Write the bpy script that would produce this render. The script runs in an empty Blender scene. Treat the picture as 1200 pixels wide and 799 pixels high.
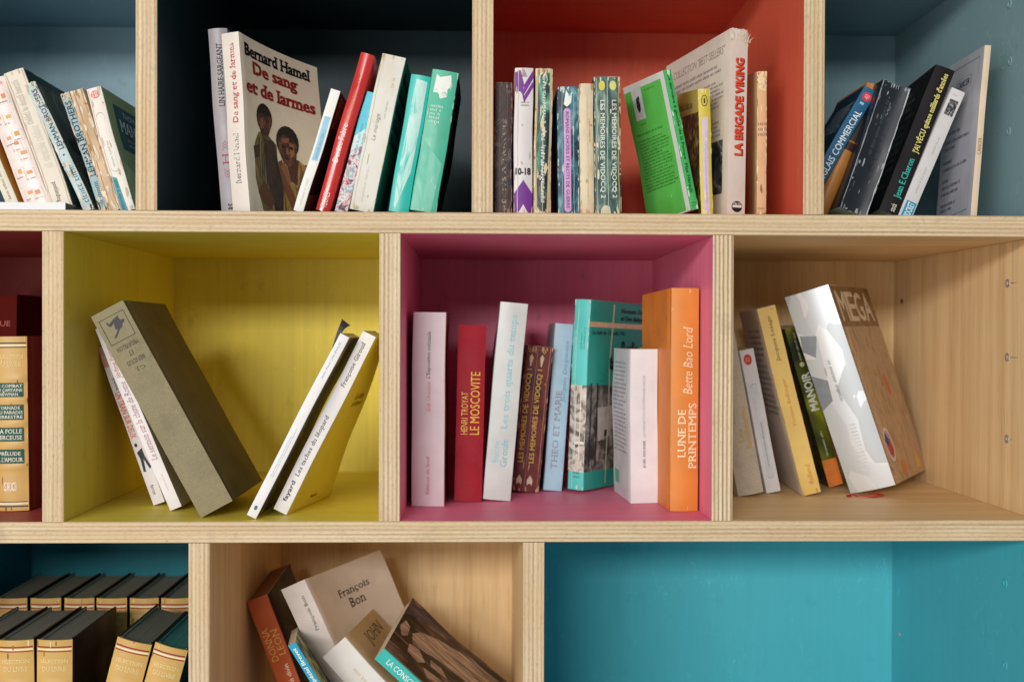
import bpy, bmesh, math, random
from mathutils import Vector, Matrix
random.seed(7)
scene = bpy.context.scene
COL = scene.collection

# ------------------------------------------------------------------ camera
FPX, DIST = 1244.0, 1.105            # focal length in photo pixels, camera to shelf front (m)
a = Vector((-36/FPX, 9.5/FPX, -1)).normalized()
zc = Vector((.003, 1, 0)); zc = (zc - a*zc.dot(a)).normalized()
xc = a.cross(zc)
WC = Matrix((xc, a, zc))             # camera space -> world
cam_d = bpy.data.cameras.new('camera'); cam = bpy.data.objects.new('camera', cam_d); COL.objects.link(cam)
cam_d.sensor_width = 36; cam_d.lens = FPX/1200*36; cam_d.clip_start = .01; cam_d.clip_end = 50
m4 = WC.to_4x4(); m4.translation = (0, -DIST, 0); cam.matrix_world = m4
cam_d.dof.use_dof = True; cam_d.dof.focus_distance = 1.14; cam_d.dof.aperture_fstop = 4.0
scene.camera = cam

def ray(px, py):
    return WC @ Vector(((px-600)/FPX, -(py-399.5)/FPX, -1))
def at(px, py, Y):
    d = ray(px, py); return Vector((0, -DIST, 0)) + d*((Y+DIST)/d.y)

# ------------------------------------------------------------------ light
w = bpy.data.worlds.new('World'); scene.world = w; w.use_nodes = True
bg = w.node_tree.nodes['Background']; bg.inputs[0].default_value = (.93, .97, 1, 1); bg.inputs[1].default_value = .27
LP = Vector((-1.05, -4.5, 1.03))              # a wide window, from nearly straight ahead to well off to the left
ld = bpy.data.lights.new('window_light', 'AREA'); ld.shape = 'RECTANGLE'; ld.size = 1.3; ld.size_y = .45
ld.energy = 92; ld.color = (1, .978, .945)
lo = bpy.data.objects.new('window_light', ld); COL.objects.link(lo); lo.location = LP
lo.rotation_euler = (math.radians(90-12), 0, 0)
l2 = bpy.data.lights.new('side_window_light', 'AREA'); l2.shape = 'RECTANGLE'; l2.size = 1.2; l2.size_y = .45
l2.energy = 60; l2.color = (1, .97, .93)
lo2 = bpy.data.objects.new('side_window_light', l2); COL.objects.link(lo2); lo2.location = (-2.45, -4.4, 1.02)
lo2.rotation_euler = (Vector((.1, 0, -.05)) - lo2.location).to_track_quat('-Z', 'Y').to_euler()
l3 = bpy.data.lights.new('room_bounce_light', 'AREA'); l3.shape = 'RECTANGLE'; l3.size = 2.4; l3.size_y = 2.4     # pale wall and floor beside the window
l3.energy = 68; l3.color = (1, .97, .93)
lo3 = bpy.data.objects.new('room_bounce_light', l3); COL.objects.link(lo3); lo3.location = (-2.5, -3.9, -.35)
lo3.rotation_euler = (Vector((.1, 0, -.05)) - lo3.location).to_track_quat('-Z', 'Y').to_euler()
vs = scene.view_settings
vs.view_transform = 'Standard'; vs.look = 'None'; vs.exposure = 0; vs.gamma = 1; vs.use_curve_mapping = False
scene.cycles.max_bounces = 8; scene.cycles.diffuse_bounces = 5

# ------------------------------------------------------------------ colours and materials
def lin(c):
    def f(v):
        v /= 255; return v/12.92 if v <= .04045 else ((v+.055)/1.055)**2.4
    return tuple(f(v) for v in c[:3]) + (1,)

class NT:
    def __init__(s, name):
        s.m = bpy.data.materials.new(name); s.m.use_nodes = True; s.t = s.m.node_tree
        s.b = s.t.nodes['Principled BSDF']; s.tc = s.n('ShaderNodeTexCoord')
    def n(s, k, **kw):
        x = s.t.nodes.new(k)
        for q, v in kw.items(): setattr(x, q, v)
        return x
    def l(s, o, i): s.t.links.new(o, i)
    def noise(s, scale, vec=(1, 1, 1), detail=3, rough=.55, coord='Object', off=0):
        mp = s.n('ShaderNodeMapping'); mp.inputs['Scale'].default_value = vec; mp.inputs['Location'].default_value = (off, off*.7, off*.3)
        s.l(s.tc.outputs[coord], mp.inputs[0])
        x = s.n('ShaderNodeTexNoise'); x.inputs['Scale'].default_value = scale; x.inputs['Detail'].default_value = detail
        x.inputs['Roughness'].default_value = rough; s.l(mp.outputs[0], x.inputs['Vector']); return x.outputs['Fac']
    def ramp(s, fac, stops):
        r = s.n('ShaderNodeValToRGB'); e = r.color_ramp.elements
        while len(e) < len(stops): e.new(.5)
        for q, (p, c) in zip(e, stops): q.position = p; q.color = c if len(c) == 4 else tuple(c)+(1,)
        s.l(fac, r.inputs[0]); return r.outputs[0]
    def mix(s, fac, c1, c2, mode='MIX'):
        x = s.n('ShaderNodeMix', data_type='RGBA', blend_type=mode)
        for i, v in ((0, fac), (6, c1), (7, c2)):
            if hasattr(v, 'links') or hasattr(v, 'is_linked'): s.l(v, x.inputs[i])
            else: x.inputs[i].default_value = v
        return x.outputs[2]
    def math(s, op, x, y=None):
        k = s.n('ShaderNodeMath', operation=op); k.use_clamp = False
        for i, v in enumerate((x, y)):
            if v is None: continue
            if hasattr(v, 'is_linked'): s.l(v, k.inputs[i])
            else: k.inputs[i].default_value = v
        return k.outputs[0]
    def bump(s, h, strength, dist=.0004):
        x = s.n('ShaderNodeBump'); x.inputs['Strength'].default_value = strength; x.inputs['Distance'].default_value = dist
        s.l(h, x.inputs['Height']); s.l(x.outputs[0], s.b.inputs['Normal'])
    def done(s, col, rough=.6, spec=.35):
        if hasattr(col, 'is_linked'): s.l(col, s.b.inputs['Base Color'])
        else: s.b.inputs['Base Color'].default_value = col
        if hasattr(rough, 'is_linked'): s.l(rough, s.b.inputs['Roughness'])
        else: s.b.inputs['Roughness'].default_value = rough
        s.b.inputs['Specular IOR Level'].default_value = spec
        return s.m
G1 = (0, 0, 0, 1); W1 = (1, 1, 1, 1)
def sc(c, k): return tuple(min(1, v*k) for v in c[:3]) + (1,)

def ply_edge(name, axis, seed, contrast=1.0):
    """edge of birch plywood: thin plies across AXIS, fibres along the other one"""
    t = NT(name); s = [60, 60, 60]; 
    th = [3, 3, 3]; th[axis] = 330
    n1 = t.noise(1, th, 2, .6, off=seed)                       # plies
    fb = [1500, 1500, 1500]; fb[2 if axis == 0 else 0] = 230
    n2 = t.noise(1, fb, 2, .7, off=seed)
    n3 = t.noise(9, (1, 1, 1), 2, off=seed)
    sp = t.n('ShaderNodeSeparateXYZ'); t.l(t.tc.outputs['Object'], sp.inputs[0])
    wv = t.math('MULTIPLY', sp.outputs[axis], 2*math.pi/.0044)
    wob = t.math('MULTIPLY', n3, 2.2)
    wv = t.math('SINE', t.math('ADD', t.math('ADD', wv, wob), seed*1.3))
    k = t.math('ADD', t.math('MULTIPLY', wv, .11*contrast), t.math('MULTIPLY', n1, .6))
    k = t.math('ADD', k, t.math('MULTIPLY', n2, .35))
    c = t.ramp(k, [(.22, lin((150, 114, 72))), (.42, lin((208, 178, 132))), (.58, lin((226, 202, 162))), (.8, lin((246, 230, 202)))])
    c = t.mix(t.ramp(n3, [(.35, G1), (.75, (.35, .35, .35))]), c, lin((206, 158, 92)), 'MIX')
    pale = t.ramp(t.math('ADD', wv, t.math('MULTIPLY', n1, .5)), [(1.0, G1), (1.16, (.75,)*3)])
    c = t.mix(pale, c, lin((244, 230, 208)))
    speck = t.ramp(t.noise(1, [x*.8 for x in fb], 1, .5, off=seed+9), [(.6, G1), (.72, (.42, .42, .42))])
    c = t.mix(speck, c, lin((140, 104, 66)))
    vd = [95, 95, 95]; vd[axis] = 520
    bruise = t.ramp(t.noise(26, (1, 1, 1), 4, .75, off=seed+11), [(.58, G1), (.72, (.4,)*3)])
    c = t.mix(bruise, c, lin((150, 122, 88)))
    void = t.ramp(t.noise(1, vd, 2, .6, off=seed+5), [(.71, G1), (.75, (.7,)*3)])
    c = t.mix(void, c, lin((112, 80, 46)))
    c = t.mix(.24, c, lin((188, 178, 164)))
    t.bump(k, .45, .0005)
    return t.done(c, .62, .25)

def veneer(name, base, dark, axis, seed):
    t = NT(name)
    v = [55, 55, 55]; v[axis] = 2.2
    n1 = t.noise(1, v, 4, .6, off=seed)
    v2 = [420, 420, 420]; v2[axis] = 9
    n2 = t.noise(1, v2, 2, .6, off=seed)
    n3 = t.noise(5, (1, 1, 1), 2, off=seed)
    k = t.math('ADD', t.math('MULTIPLY', n1, .7), t.math('MULTIPLY', n2, .3))
    c = t.ramp(k, [(.3, dark), (.52, base), (.72, sc(base, 1.18))])
    c = t.mix(t.ramp(n3, [(.35, G1), (.75, (.45, .45, .45))]), c, sc(dark, 1.15))
    pores = t.ramp(t.noise(1, [v2[i]*1.7 for i in range(3)], 1, off=seed+4), [(.66, G1), (.75, (.5, .5, .5))])
    c = t.mix(pores, c, sc(dark, .6))
    t.bump(k, .18, .0005)
    return t.done(c, .55, .3)

def paint(name, base, axis, seed, wood=.0, streak=.1, scratch=.5):
    """brushed emulsion over plywood: grain telegraphs through, a few pale scratches"""
    t = NT(name)
    v = [120, 120, 120]; v[axis] = 5
    n1 = t.noise(1, v, 3, .65, off=seed)
    n2 = t.noise(7, (1, 1, 1), 3, off=seed)
    k = t.math('ADD', t.math('MULTIPLY', n1, .6), t.math('MULTIPLY', n2, .4))
    c = t.ramp(k, [(.32, sc(base, 1-streak)), (.5, base), (.7, sc(base, 1+streak))])
    sv = [26, 26, 26]; sv[axis] = 9
    wn = t.n('ShaderNodeTexNoise'); wn.inputs['Scale'].default_value = 1; wn.inputs['Detail'].default_value = 1; wn.inputs['Distortion'].default_value = 3.5
    mp = t.n('ShaderNodeMapping'); mp.inputs['Scale'].default_value = sv; mp.inputs['Location'].default_value = (seed, seed, seed)
    t.l(t.tc.outputs['Object'], mp.inputs[0]); t.l(mp.outputs[0], wn.inputs['Vector'])
    line = t.ramp(wn.outputs['Fac'], [(.496, G1), (.5015, (1,)*3), (.507, G1)])
    gate = t.ramp(t.noise(11, (1, 1, 1), 2, off=seed+3), [(.5, G1), (.62, (scratch,)*3)])
    f = t.mix(1.0, line, gate, 'MULTIPLY')
    c = t.mix(f, c, sc(base, 1.9) if max(base[:3]) > .05 else sc(base, 2.6))
    scuff = t.ramp(t.noise(60, (1, 1, 1), 5, .75, off=seed+6), [(.6, G1), (.72, (.34,)*3)])
    c = t.mix(scuff, c, sc(base, 1.6))
    grime = t.ramp(t.noise(34, (1, 1, 1), 5, .75, off=seed+8), [(.6, G1), (.72, (.34,)*3)])
    c = t.mix(grime, c, sc(base, .45))
    roll = t.ramp(t.noise(3.2, (1, 1, 1), 2, .5, off=seed+2), [(.35, (.0,)*3), (.7, (.3,)*3)])
    c = t.mix(roll, c, sc(base, .72))
    t.bump(k, .22, .0006)
    return t.done(c, t.ramp(n2, [(.3, (.42,)*3), (.7, (.6,)*3)]), .3)

_cm = {}
def cover(c, wear=.25, rough=.5, var=.07, stain=0., weave=False, spec=.4, seed=None, edge=(232, 224, 208)):
    """printed card or book cloth: slight unevenness, scuffed edges (by Generated position), tiny dirt"""
    key = (tuple(c), wear, rough, var, stain, weave, seed)
    if key in _cm: return _cm[key]
    seed = len(_cm)*1.7 if seed is None else seed
    t = NT('cover'); base = lin(c)
    n = t.noise(28, (1, 1, 1), 3, off=seed)
    col = t.ramp(n, [(.3, sc(base, 1-var)), (.55, base), (.75, sc(base, 1+var))])
    if stain:
        s_ = t.ramp(t.noise(34, (1, 1, .5), 4, .65, off=seed+5), [(.5, G1), (.72, (stain,)*3)])
        col = t.mix(s_, col, lin((186, 150, 98)))
    if wear:
        g = t.n('ShaderNodeSeparateXYZ'); t.l(t.tc.outputs['Generated'], g.inputs[0])
        ex = t.math('ABSOLUTE', t.math('SUBTRACT', g.outputs[0], .5)); ez = t.math('ABSOLUTE', t.math('SUBTRACT', g.outputs[2], .5))
        mx = t.math('MAXIMUM', t.math('SUBTRACT', ex, .462), t.math('MULTIPLY', t.math('SUBTRACT', ez, .488), 3.))
        mx = t.math('MULTIPLY', mx, 26.)
        w_ = t.math('ADD', mx, t.math('MULTIPLY', t.math('SUBTRACT', t.noise(240, (1, 1, .35), 4, .7, off=seed), .52), 4.0))
        w_ = t.math('ADD', w_, wear*2.2-1.35)
        f = t.ramp(w_, [(.35, G1), (.75, (min(1, .55+wear*.5),)*3)])
        col = t.mix(f, col, lin(edge))
    if weave:
        wv = t.noise(1, (2600, 2600, 900), 1, off=seed); wv2 = t.noise(1, (900, 900, 2600), 1, off=seed+2)
        wv3 = t.noise(1, (1050, 1050, 1050), 2, .8, off=seed+4)
        h = t.math('ADD', t.math('ADD', wv, wv2), wv3); t.bump(h, .6, .0004)
        col = t.mix(t.ramp(t.math('MULTIPLY', h, .5), [(.55, G1), (.95, (.75,)*3)]), col, sc(base, 1.9))
        col = t.mix(t.ramp(t.noise(22, (1, 1, 1), 4, .7, off=seed+7), [(.5, G1), (.75, (.4,)*3)]), col, sc(base, .6))
    else:
        t.bump(t.noise(55, (1, 1, .3), 3, off=seed), .22, .0012)
    r = t.ramp(n, [(.3, (max(.05, rough-.1),)*3), (.7, (min(1, rough+.12),)*3)])
    _cm[key] = t.done(col, r, spec); return _cm[key]

_fm = {}
def ink(c, rough=.55, wear=0.):
    key = (tuple(c), wear)
    if key not in _fm:
        t = NT('ink'); b = lin(c)
        col = t.ramp(t.noise(90, (1, 1, 1), 2), [(.3, sc(b, .9)), (.7, sc(b, 1.1))])
        m = t.done(col, rough, .35)
        if wear:
            al = t.ramp(t.noise(420, (1, 1, 1), 3, .7), [(.5-.12*(1-wear), (0,)*3), (.56, (1,)*3)])
            t.l(al, t.b.inputs['Alpha'])
        _fm[key] = m
    return _fm[key]

def pages(c=(226, 210, 178), dark=.7):
    key = ('pages', tuple(c))
    if key in _cm: return _cm[key]
    t = NT('paper_block'); b = lin(c)
    k = t.noise(1, (2600, 8, 8), 2, .6)
    col = t.ramp(k, [(.32, sc(b, dark)), (.52, b), (.72, sc(b, 1.25))])
    col = t.mix(t.ramp(t.noise(40), [(.45, G1), (.75, (.35,)*3)]), col, sc(b, .72))
    t.bump(k, .5, .0005)
    _cm[key] = t.done(col, .85, .15); return _cm[key]

def blotch(stops, scale=60, vec=(1, 1, 1), detail=5, rough=.5, seed=0, dist=1.2):
    """a printed picture: several inks in noisy patches"""
    t = NT('printed_picture')
    mp = t.n('ShaderNodeMapping'); mp.inputs['Scale'].default_value = vec; mp.inputs['Location'].default_value = (seed, seed*.6, seed*.2)
    t.l(t.tc.outputs['Object'], mp.inputs[0])
    x = t.n('ShaderNodeTexNoise'); x.inputs['Scale'].default_value = scale; x.inputs['Detail'].default_value = detail; x.inputs['Roughness'].default_value = .62; x.inputs['Distortion'].default_value = dist
    t.l(mp.outputs[0], x.inputs['Vector'])
    c = t.ramp(x.outputs['Fac'], [(p, lin(k)) for p, k in stops])
    return t.done(c, rough, .4)

# ------------------------------------------------------------------ mesh helpers
def mesh_obj(name, verts, faces, mats, idx=None, parent=None, smooth=False):
    me = bpy.data.meshes.new(name); me.from_pydata([tuple(v) for v in verts], [], faces)
    for m in (mats if isinstance(mats, (list, tuple)) else [mats]): me.materials.append(m)
    if idx: me.polygons.foreach_set('material_index', idx)
    if smooth: me.polygons.foreach_set('use_smooth', [True]*len(me.polygons))
    me.update()
    o = bpy.data.objects.new(name, me); COL.objects.link(o)
    if parent: o.parent = parent
    return o
def tag(o, label, cat, group=None):
    o['label'] = label; o['category'] = cat
    if group: o['group'] = group
def thing(name, label, cat, mat=None, group=None):
    o = bpy.data.objects.new(name, None); COL.objects.link(o); o.empty_display_size = .02
    if mat is not None: o.matrix_world = mat
    tag(o, label, cat, group); return o

# ------------------------------------------------------------------ the bookcase
T = .022
Z1, Z2 = .125, -.196                 # tops of the two shelf boards in view
IN = Z1 - T - Z2                     # clear height of a cell
ZC, ZF = Z1 + IN, Z2 - T - IN        # underside of the top board, top of the bottom board
XR = at(1047, 420, .394).x           # inside face of the right end panel
XL = -.845; DEP = .394
U1 = [(-.7030, -.6810), (-.3565, -.3345), (-.0103, .0117), (.3372, .3592)]
U2 = [(-.7975, -.7755), (-.4515, -.4295), (-.1060, -.0840), (.2422, .2642)]
U3 = [(-.6485, -.6265), (-.3020, -.2800), (.0446, .0666)]
TEAL_D = lin((78, 116, 124)); 
P = dict(
 slate=(138, 168, 180), navy=(38, 60, 66), red=(222, 104, 76), grey=(136, 166, 172), crimson=(172, 76, 68),
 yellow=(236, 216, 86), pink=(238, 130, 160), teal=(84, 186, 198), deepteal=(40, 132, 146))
PM = {}
for i, (k, c) in enumerate(P.items()):
    for ax, nm in ((0, 'h'), (2, 'v')):
        PM[k, nm] = paint(k+'_paint', lin(c), ax, 3.1*i+ax, streak=.05 if k in ('teal', 'grey', 'slate') else .11, scratch=.9 if k in ('red', 'teal', 'grey') else .4)
for ax, nm in ((0, 'h'), (2, 'v')):
    PM['wood', nm] = veneer('plywood_face', lin((232, 202, 154)), lin((210, 172, 120)), ax, 4.4+ax)
EDGE_H = ply_edge('plywood_edge', 2, 1.0); 
EDGE_V = [ply_edge('plywood_edge', 0, s, c) for s, c in ((2.2, 1), (5.1, .8), (7.7, .9), (9.4, 2.6))]
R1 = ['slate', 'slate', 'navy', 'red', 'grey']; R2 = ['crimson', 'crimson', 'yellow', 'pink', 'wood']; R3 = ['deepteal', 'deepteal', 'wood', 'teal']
def spans(U):
    xs = [XL] + [v for u in U for v in u] + [XR]
    return [(xs[i], xs[i+1]) for i in range(0, len(xs), 2)]
case = thing('bookcase', 'tall plywood bookcase with cells painted in different colours', 'bookcase')

def board(z0, z1, below, above, name='shelf_board'):
    """horizontal board: plywood front edge, each cell's paint on the stretch of face it owns; above/below = [(x0,x1,key)]"""
    V, F, I, M = [], [], [], [EDGE_H]
    def mi(m):
        if m not in M: M.append(m)
        return M.index(m)
    def quad(*p, m):
        n = len(V); V.extend(p); F.append((n, n+1, n+2, n+3)); I.append(mi(m))
    x0, x1 = XL-T, XR+T
    e = .0007                                                     # eased arris
    quad((x0, 0, z0+e), (x1, 0, z0+e), (x1, 0, z1-e), (x0, 0, z1-e), m=EDGE_H)
    quad((x0, 0, z1-e), (x1, 0, z1-e), (x1, e, z1), (x0, e, z1), m=EDGE_H)
    quad((x0, e, z0), (x1, e, z0), (x1, 0, z0+e), (x0, 0, z0+e), m=EDGE_H)
    quad((x1, DEP, z0), (x0, DEP, z0), (x0, DEP, z1), (x1, DEP, z1), m=EDGE_H)
    quad((x0, e, z0), (x0, e, z1), (x0, DEP, z1), (x0, DEP, z0), m=EDGE_H)
    quad((x1, e, z0), (x1, DEP, z0), (x1, DEP, z1), (x1, e, z1), m=EDGE_H)
    for z, L, up in ((z1, above, 1), (z0, below, 0)):
        cur = x0
        cells = []
        for (p, q, k) in L:
            if p > cur: cells.append((cur, p, None))
            cells.append((p, q, k)); cur = q
        if cur < x1: cells.append((cur, x1, None))
        for p, q, k in cells:
            m = PM[k, 'h'] if k else EDGE_H
            if up: quad((p, e, z), (q, e, z), (q, DEP, z), (p, DEP, z), m=m)
            else: quad((p, DEP, z), (q, DEP, z), (q, e, z), (p, e, z), m=m)
    return mesh_obj(name, V, F, M, I, case)
S1 = [(p, q, k) for (p, q), k in zip(spans(U1), R1)]; S2 = [(p, q, k) for (p, q), k in zip(spans(U2), R2)]; S3 = [(p, q, k) for (p, q), k in zip(spans(U3), R3)]
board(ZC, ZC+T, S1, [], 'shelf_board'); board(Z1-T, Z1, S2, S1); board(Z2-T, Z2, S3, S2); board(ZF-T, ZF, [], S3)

def upright(x0, x1, z0, z1, kl, kr, em):
    e = .0007; g = .0002
    z0 += g; z1 -= g
    V = [(x0+e, 0, z0), (x1-e, 0, z0), (x1-e, 0, z1), (x0+e, 0, z1), (x0, e, z0), (x0, e, z1), (x1, e, z0), (x1, e, z1),
         (x0, DEP-g, z0), (x0, DEP-g, z1), (x1, DEP-g, z0), (x1, DEP-g, z1)]
    F = [(0, 1, 2, 3), (4, 0, 3, 5), (1, 6, 7, 2), (8, 4, 5, 9), (6, 10, 11, 7), (10, 8, 9, 11)]
    return mesh_obj('upright_panel', V, F, [em, PM[kl, 'v'], PM[kr, 'v']], [0, 0, 0, 1, 2, 0], case)
for i, (U, R, z0, z1) in enumerate(((U1, R1, Z1, ZC), (U2, R2, Z2, Z1-T), (U3, R3, ZF, Z2-T))):
    for j, (p, q) in enumerate(U):
        upright(p, q, z0, z1, R[j], R[j+1], EDGE_V[3] if (i, j) == (1, 3) else EDGE_V[(i+j) % 3])
    upright(XR, XR+T, z0, z1, R[-1], 'wood', EDGE_V[i])
    upright(XL-T, XL, z0, z1, 'wood', R[0], EDGE_V[i])
for S, z0, z1 in ((S1, Z1, ZC), (S2, Z2, Z1-T), (S3, ZF, Z2-T)):   # one back board per cell
    for p, q, k in S:
        b = .009
        V = [(p-.004, DEP+.0003, z0-.004), (q+.004, DEP+.0003, z0-.004), (q+.004, DEP+.0003, z1+.004), (p-.004, DEP+.0003, z1+.004)]
        V += [(x, DEP+b, z) for x, _, z in V]
        F = [(0, 1, 2, 3), (5, 4, 7, 6), (4, 0, 3, 7), (1, 5, 6, 2), (3, 2, 6, 7), (4, 5, 1, 0)]
        mesh_obj('back_panel', V, F, [PM[k, 'v']], None, case)

# shelf-pin sockets in the right end panel: steel ferrules, painted over in the painted cells
def metal(name, c, rough, met=1.0):
    t = NT(name); t.b.inputs['Metallic'].default_value = met
    return t.done(t.ramp(t.noise(300), [(.35, sc(lin(c), .6)), (.7, lin(c))]), rough, .5)
STEEL = metal('steel', (214, 208, 198), .35, .6); HOLE = ink((40, 30, 22))
def pin(px, py, mat, r=.0042, hole=True, tail=False):
    d = ray(px, py); k = (XR - 0)/d.x; p = Vector((0, -DIST, 0)) + d*k
    V, F, I = [], [], []; n = 14
    rings = [(r*1.1, 0.0), (r*1.05, -.0004), (r*.85, -.0008), (r*.55, -.0006), (r*.45, .0002)]
    for rr, dx in rings:
        for q in range(n):
            an = 2*math.pi*q/n; V.append((p.x+dx-.0001, p.y+rr*math.cos(an), p.z+rr*math.sin(an)))
    for i in range(len(rings)-1):
        for q in range(n): F.append((i*n+q, i*n+(q+1) % n, (i+1)*n+(q+1) % n, (i+1)*n+q)); I.append(0)
    F.append(tuple(range((len(rings)-1)*n, len(rings)*n))); I.append(1)
    o = mesh_obj('shelf_pin', V, F, [mat, HOLE], I, case, True)
    if tail:                                                       # shadow tail of the pin, laid on the panel as a dark strip
        y0, y1 = p.y-.006, p.y-tail
        mesh_obj('pin_shadow_strip', [(XR-.0003, y0, p.z+.0003), (XR-.0003, y1, p.z+.0001), (XR-.0003, y1, p.z-.0002), (XR-.0003, y0, p.z-.0003)], [(0, 1, 2, 3)], HOLE, None, case)
for q in ((1181, 332, .02), (1180.5, 418.5, .022), (1180, 514, .012)): pin(q[0], q[1], STEEL, .0046, tail=q[2])
for q in ((1183, 5), (1183.5, 72), (1182, 154)): pin(q[0], q[1], PM['grey', 'v'], .0046)
for q in ((1178, 683), (1178, 779)): pin(q[0], q[1], PM['teal', 'v'], .0046)
for q in ((1057, 353), (1058, 474)): pin(q[0], q[1], HOLE, .0032)
pin(1054, 743, STEEL, .003)

# ------------------------------------------------------------------ type
_gc = {}
def glyphs(s, bold=0., serif=False, shear=0.):
    key = (s, bold, serif, shear)
    if key in _gc: return _gc[key]
    cu = bpy.data.curves.new('type', 'FONT'); cu.body = s; cu.resolution_u = 2; cu.offset = min(0, bold); cu.shear = 0
    o = bpy.data.objects.new('type', cu); COL.objects.link(o)
    dg = bpy.context.evaluated_depsgraph_get(); dg.update()
    me = bpy.data.meshes.new_from_object(o.evaluated_get(dg))
    V = [(v.co.x, v.co.y) for v in me.vertices]; F = [tuple(p.vertices) for p in me.polygons]
    if serif:                                                      # slab wedges on the flat ends of stems
        cnt = {}
        for f in F:
            for i in range(len(f)):
                e = (f[i], f[(i+1) % len(f)]); cnt[tuple(sorted(e))] = cnt.get(tuple(sorted(e)), 0)+1
        adj = {}
        for f in F:
            for i in f: adj.setdefault(i, set()).update(f)
        for (i, j), c in list(cnt.items()):
            if c != 1: continue
            (x0, y0), (x1, y1) = V[i], V[j]
            if abs(y0-y1) > .004 or not .03 < abs(x1-x0) < .19: continue
            if x0 > x1: x0, x1 = x1, x0
            oth = [V[k][1] for k in (adj[i] | adj[j])]
            up = 1 if sum(oth)/len(oth) > y0 else -1
            for x, sg in ((x0, -1), (x1, 1)):
                n = len(V); V += [(x, y0), (x+sg*.075, y0), (x+sg*.075, y0+up*.028), (x, y0+up*.075)]; F.append((n, n+1, n+2, n+3))
    bpy.data.objects.remove(o); bpy.data.curves.remove(cu)
    if shear: V = [(x+shear*y, y) for x, y in V]
    x0 = min(v[0] for v in V); x1 = max(v[0] for v in V); y0 = min(v[1] for v in V); y1 = max(v[1] for v in V)
    V = [((x-x0)/(x1-x0), (y-y0)/(y1-y0)) for x, y in V]
    if bold > 0:
        bx_, by_ = bold/(x1-x0), bold*.7/(y1-y0)
        sh = [(0, 0), (bx_, 0), (-bx_, 0)] if bold < .012 else [(0, 0), (bx_, by_), (-bx_, -by_), (bx_, -by_), (-bx_, by_)]
        n = len(V); V = [(x+a_, y+b_) for a_, b_ in sh for x, y in V]; F = [tuple(i+k*n for i in f) for k in range(len(sh)) for f in F]
        F = F, n
    _gc[key] = (V, F); return _gc[key]

def clip(poly, axis, v, keep_less):
    out = []
    for i in range(len(poly)):
        p, q = poly[i], poly[(i+1) % len(poly)]
        a_, b_ = (p[axis] <= v) == keep_less, (q[axis] <= v) == keep_less
        if p[axis] == v: a_ = True
        if a_: out.append(p)
        if (p[axis] < v < q[axis]) or (q[axis] < v < p[axis]):
            k = (v-p[axis])/(q[axis]-p[axis]); out.append(tuple(p[i_]+k*(q[i_]-p[i_]) for i_ in range(2)))
    return out

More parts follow.
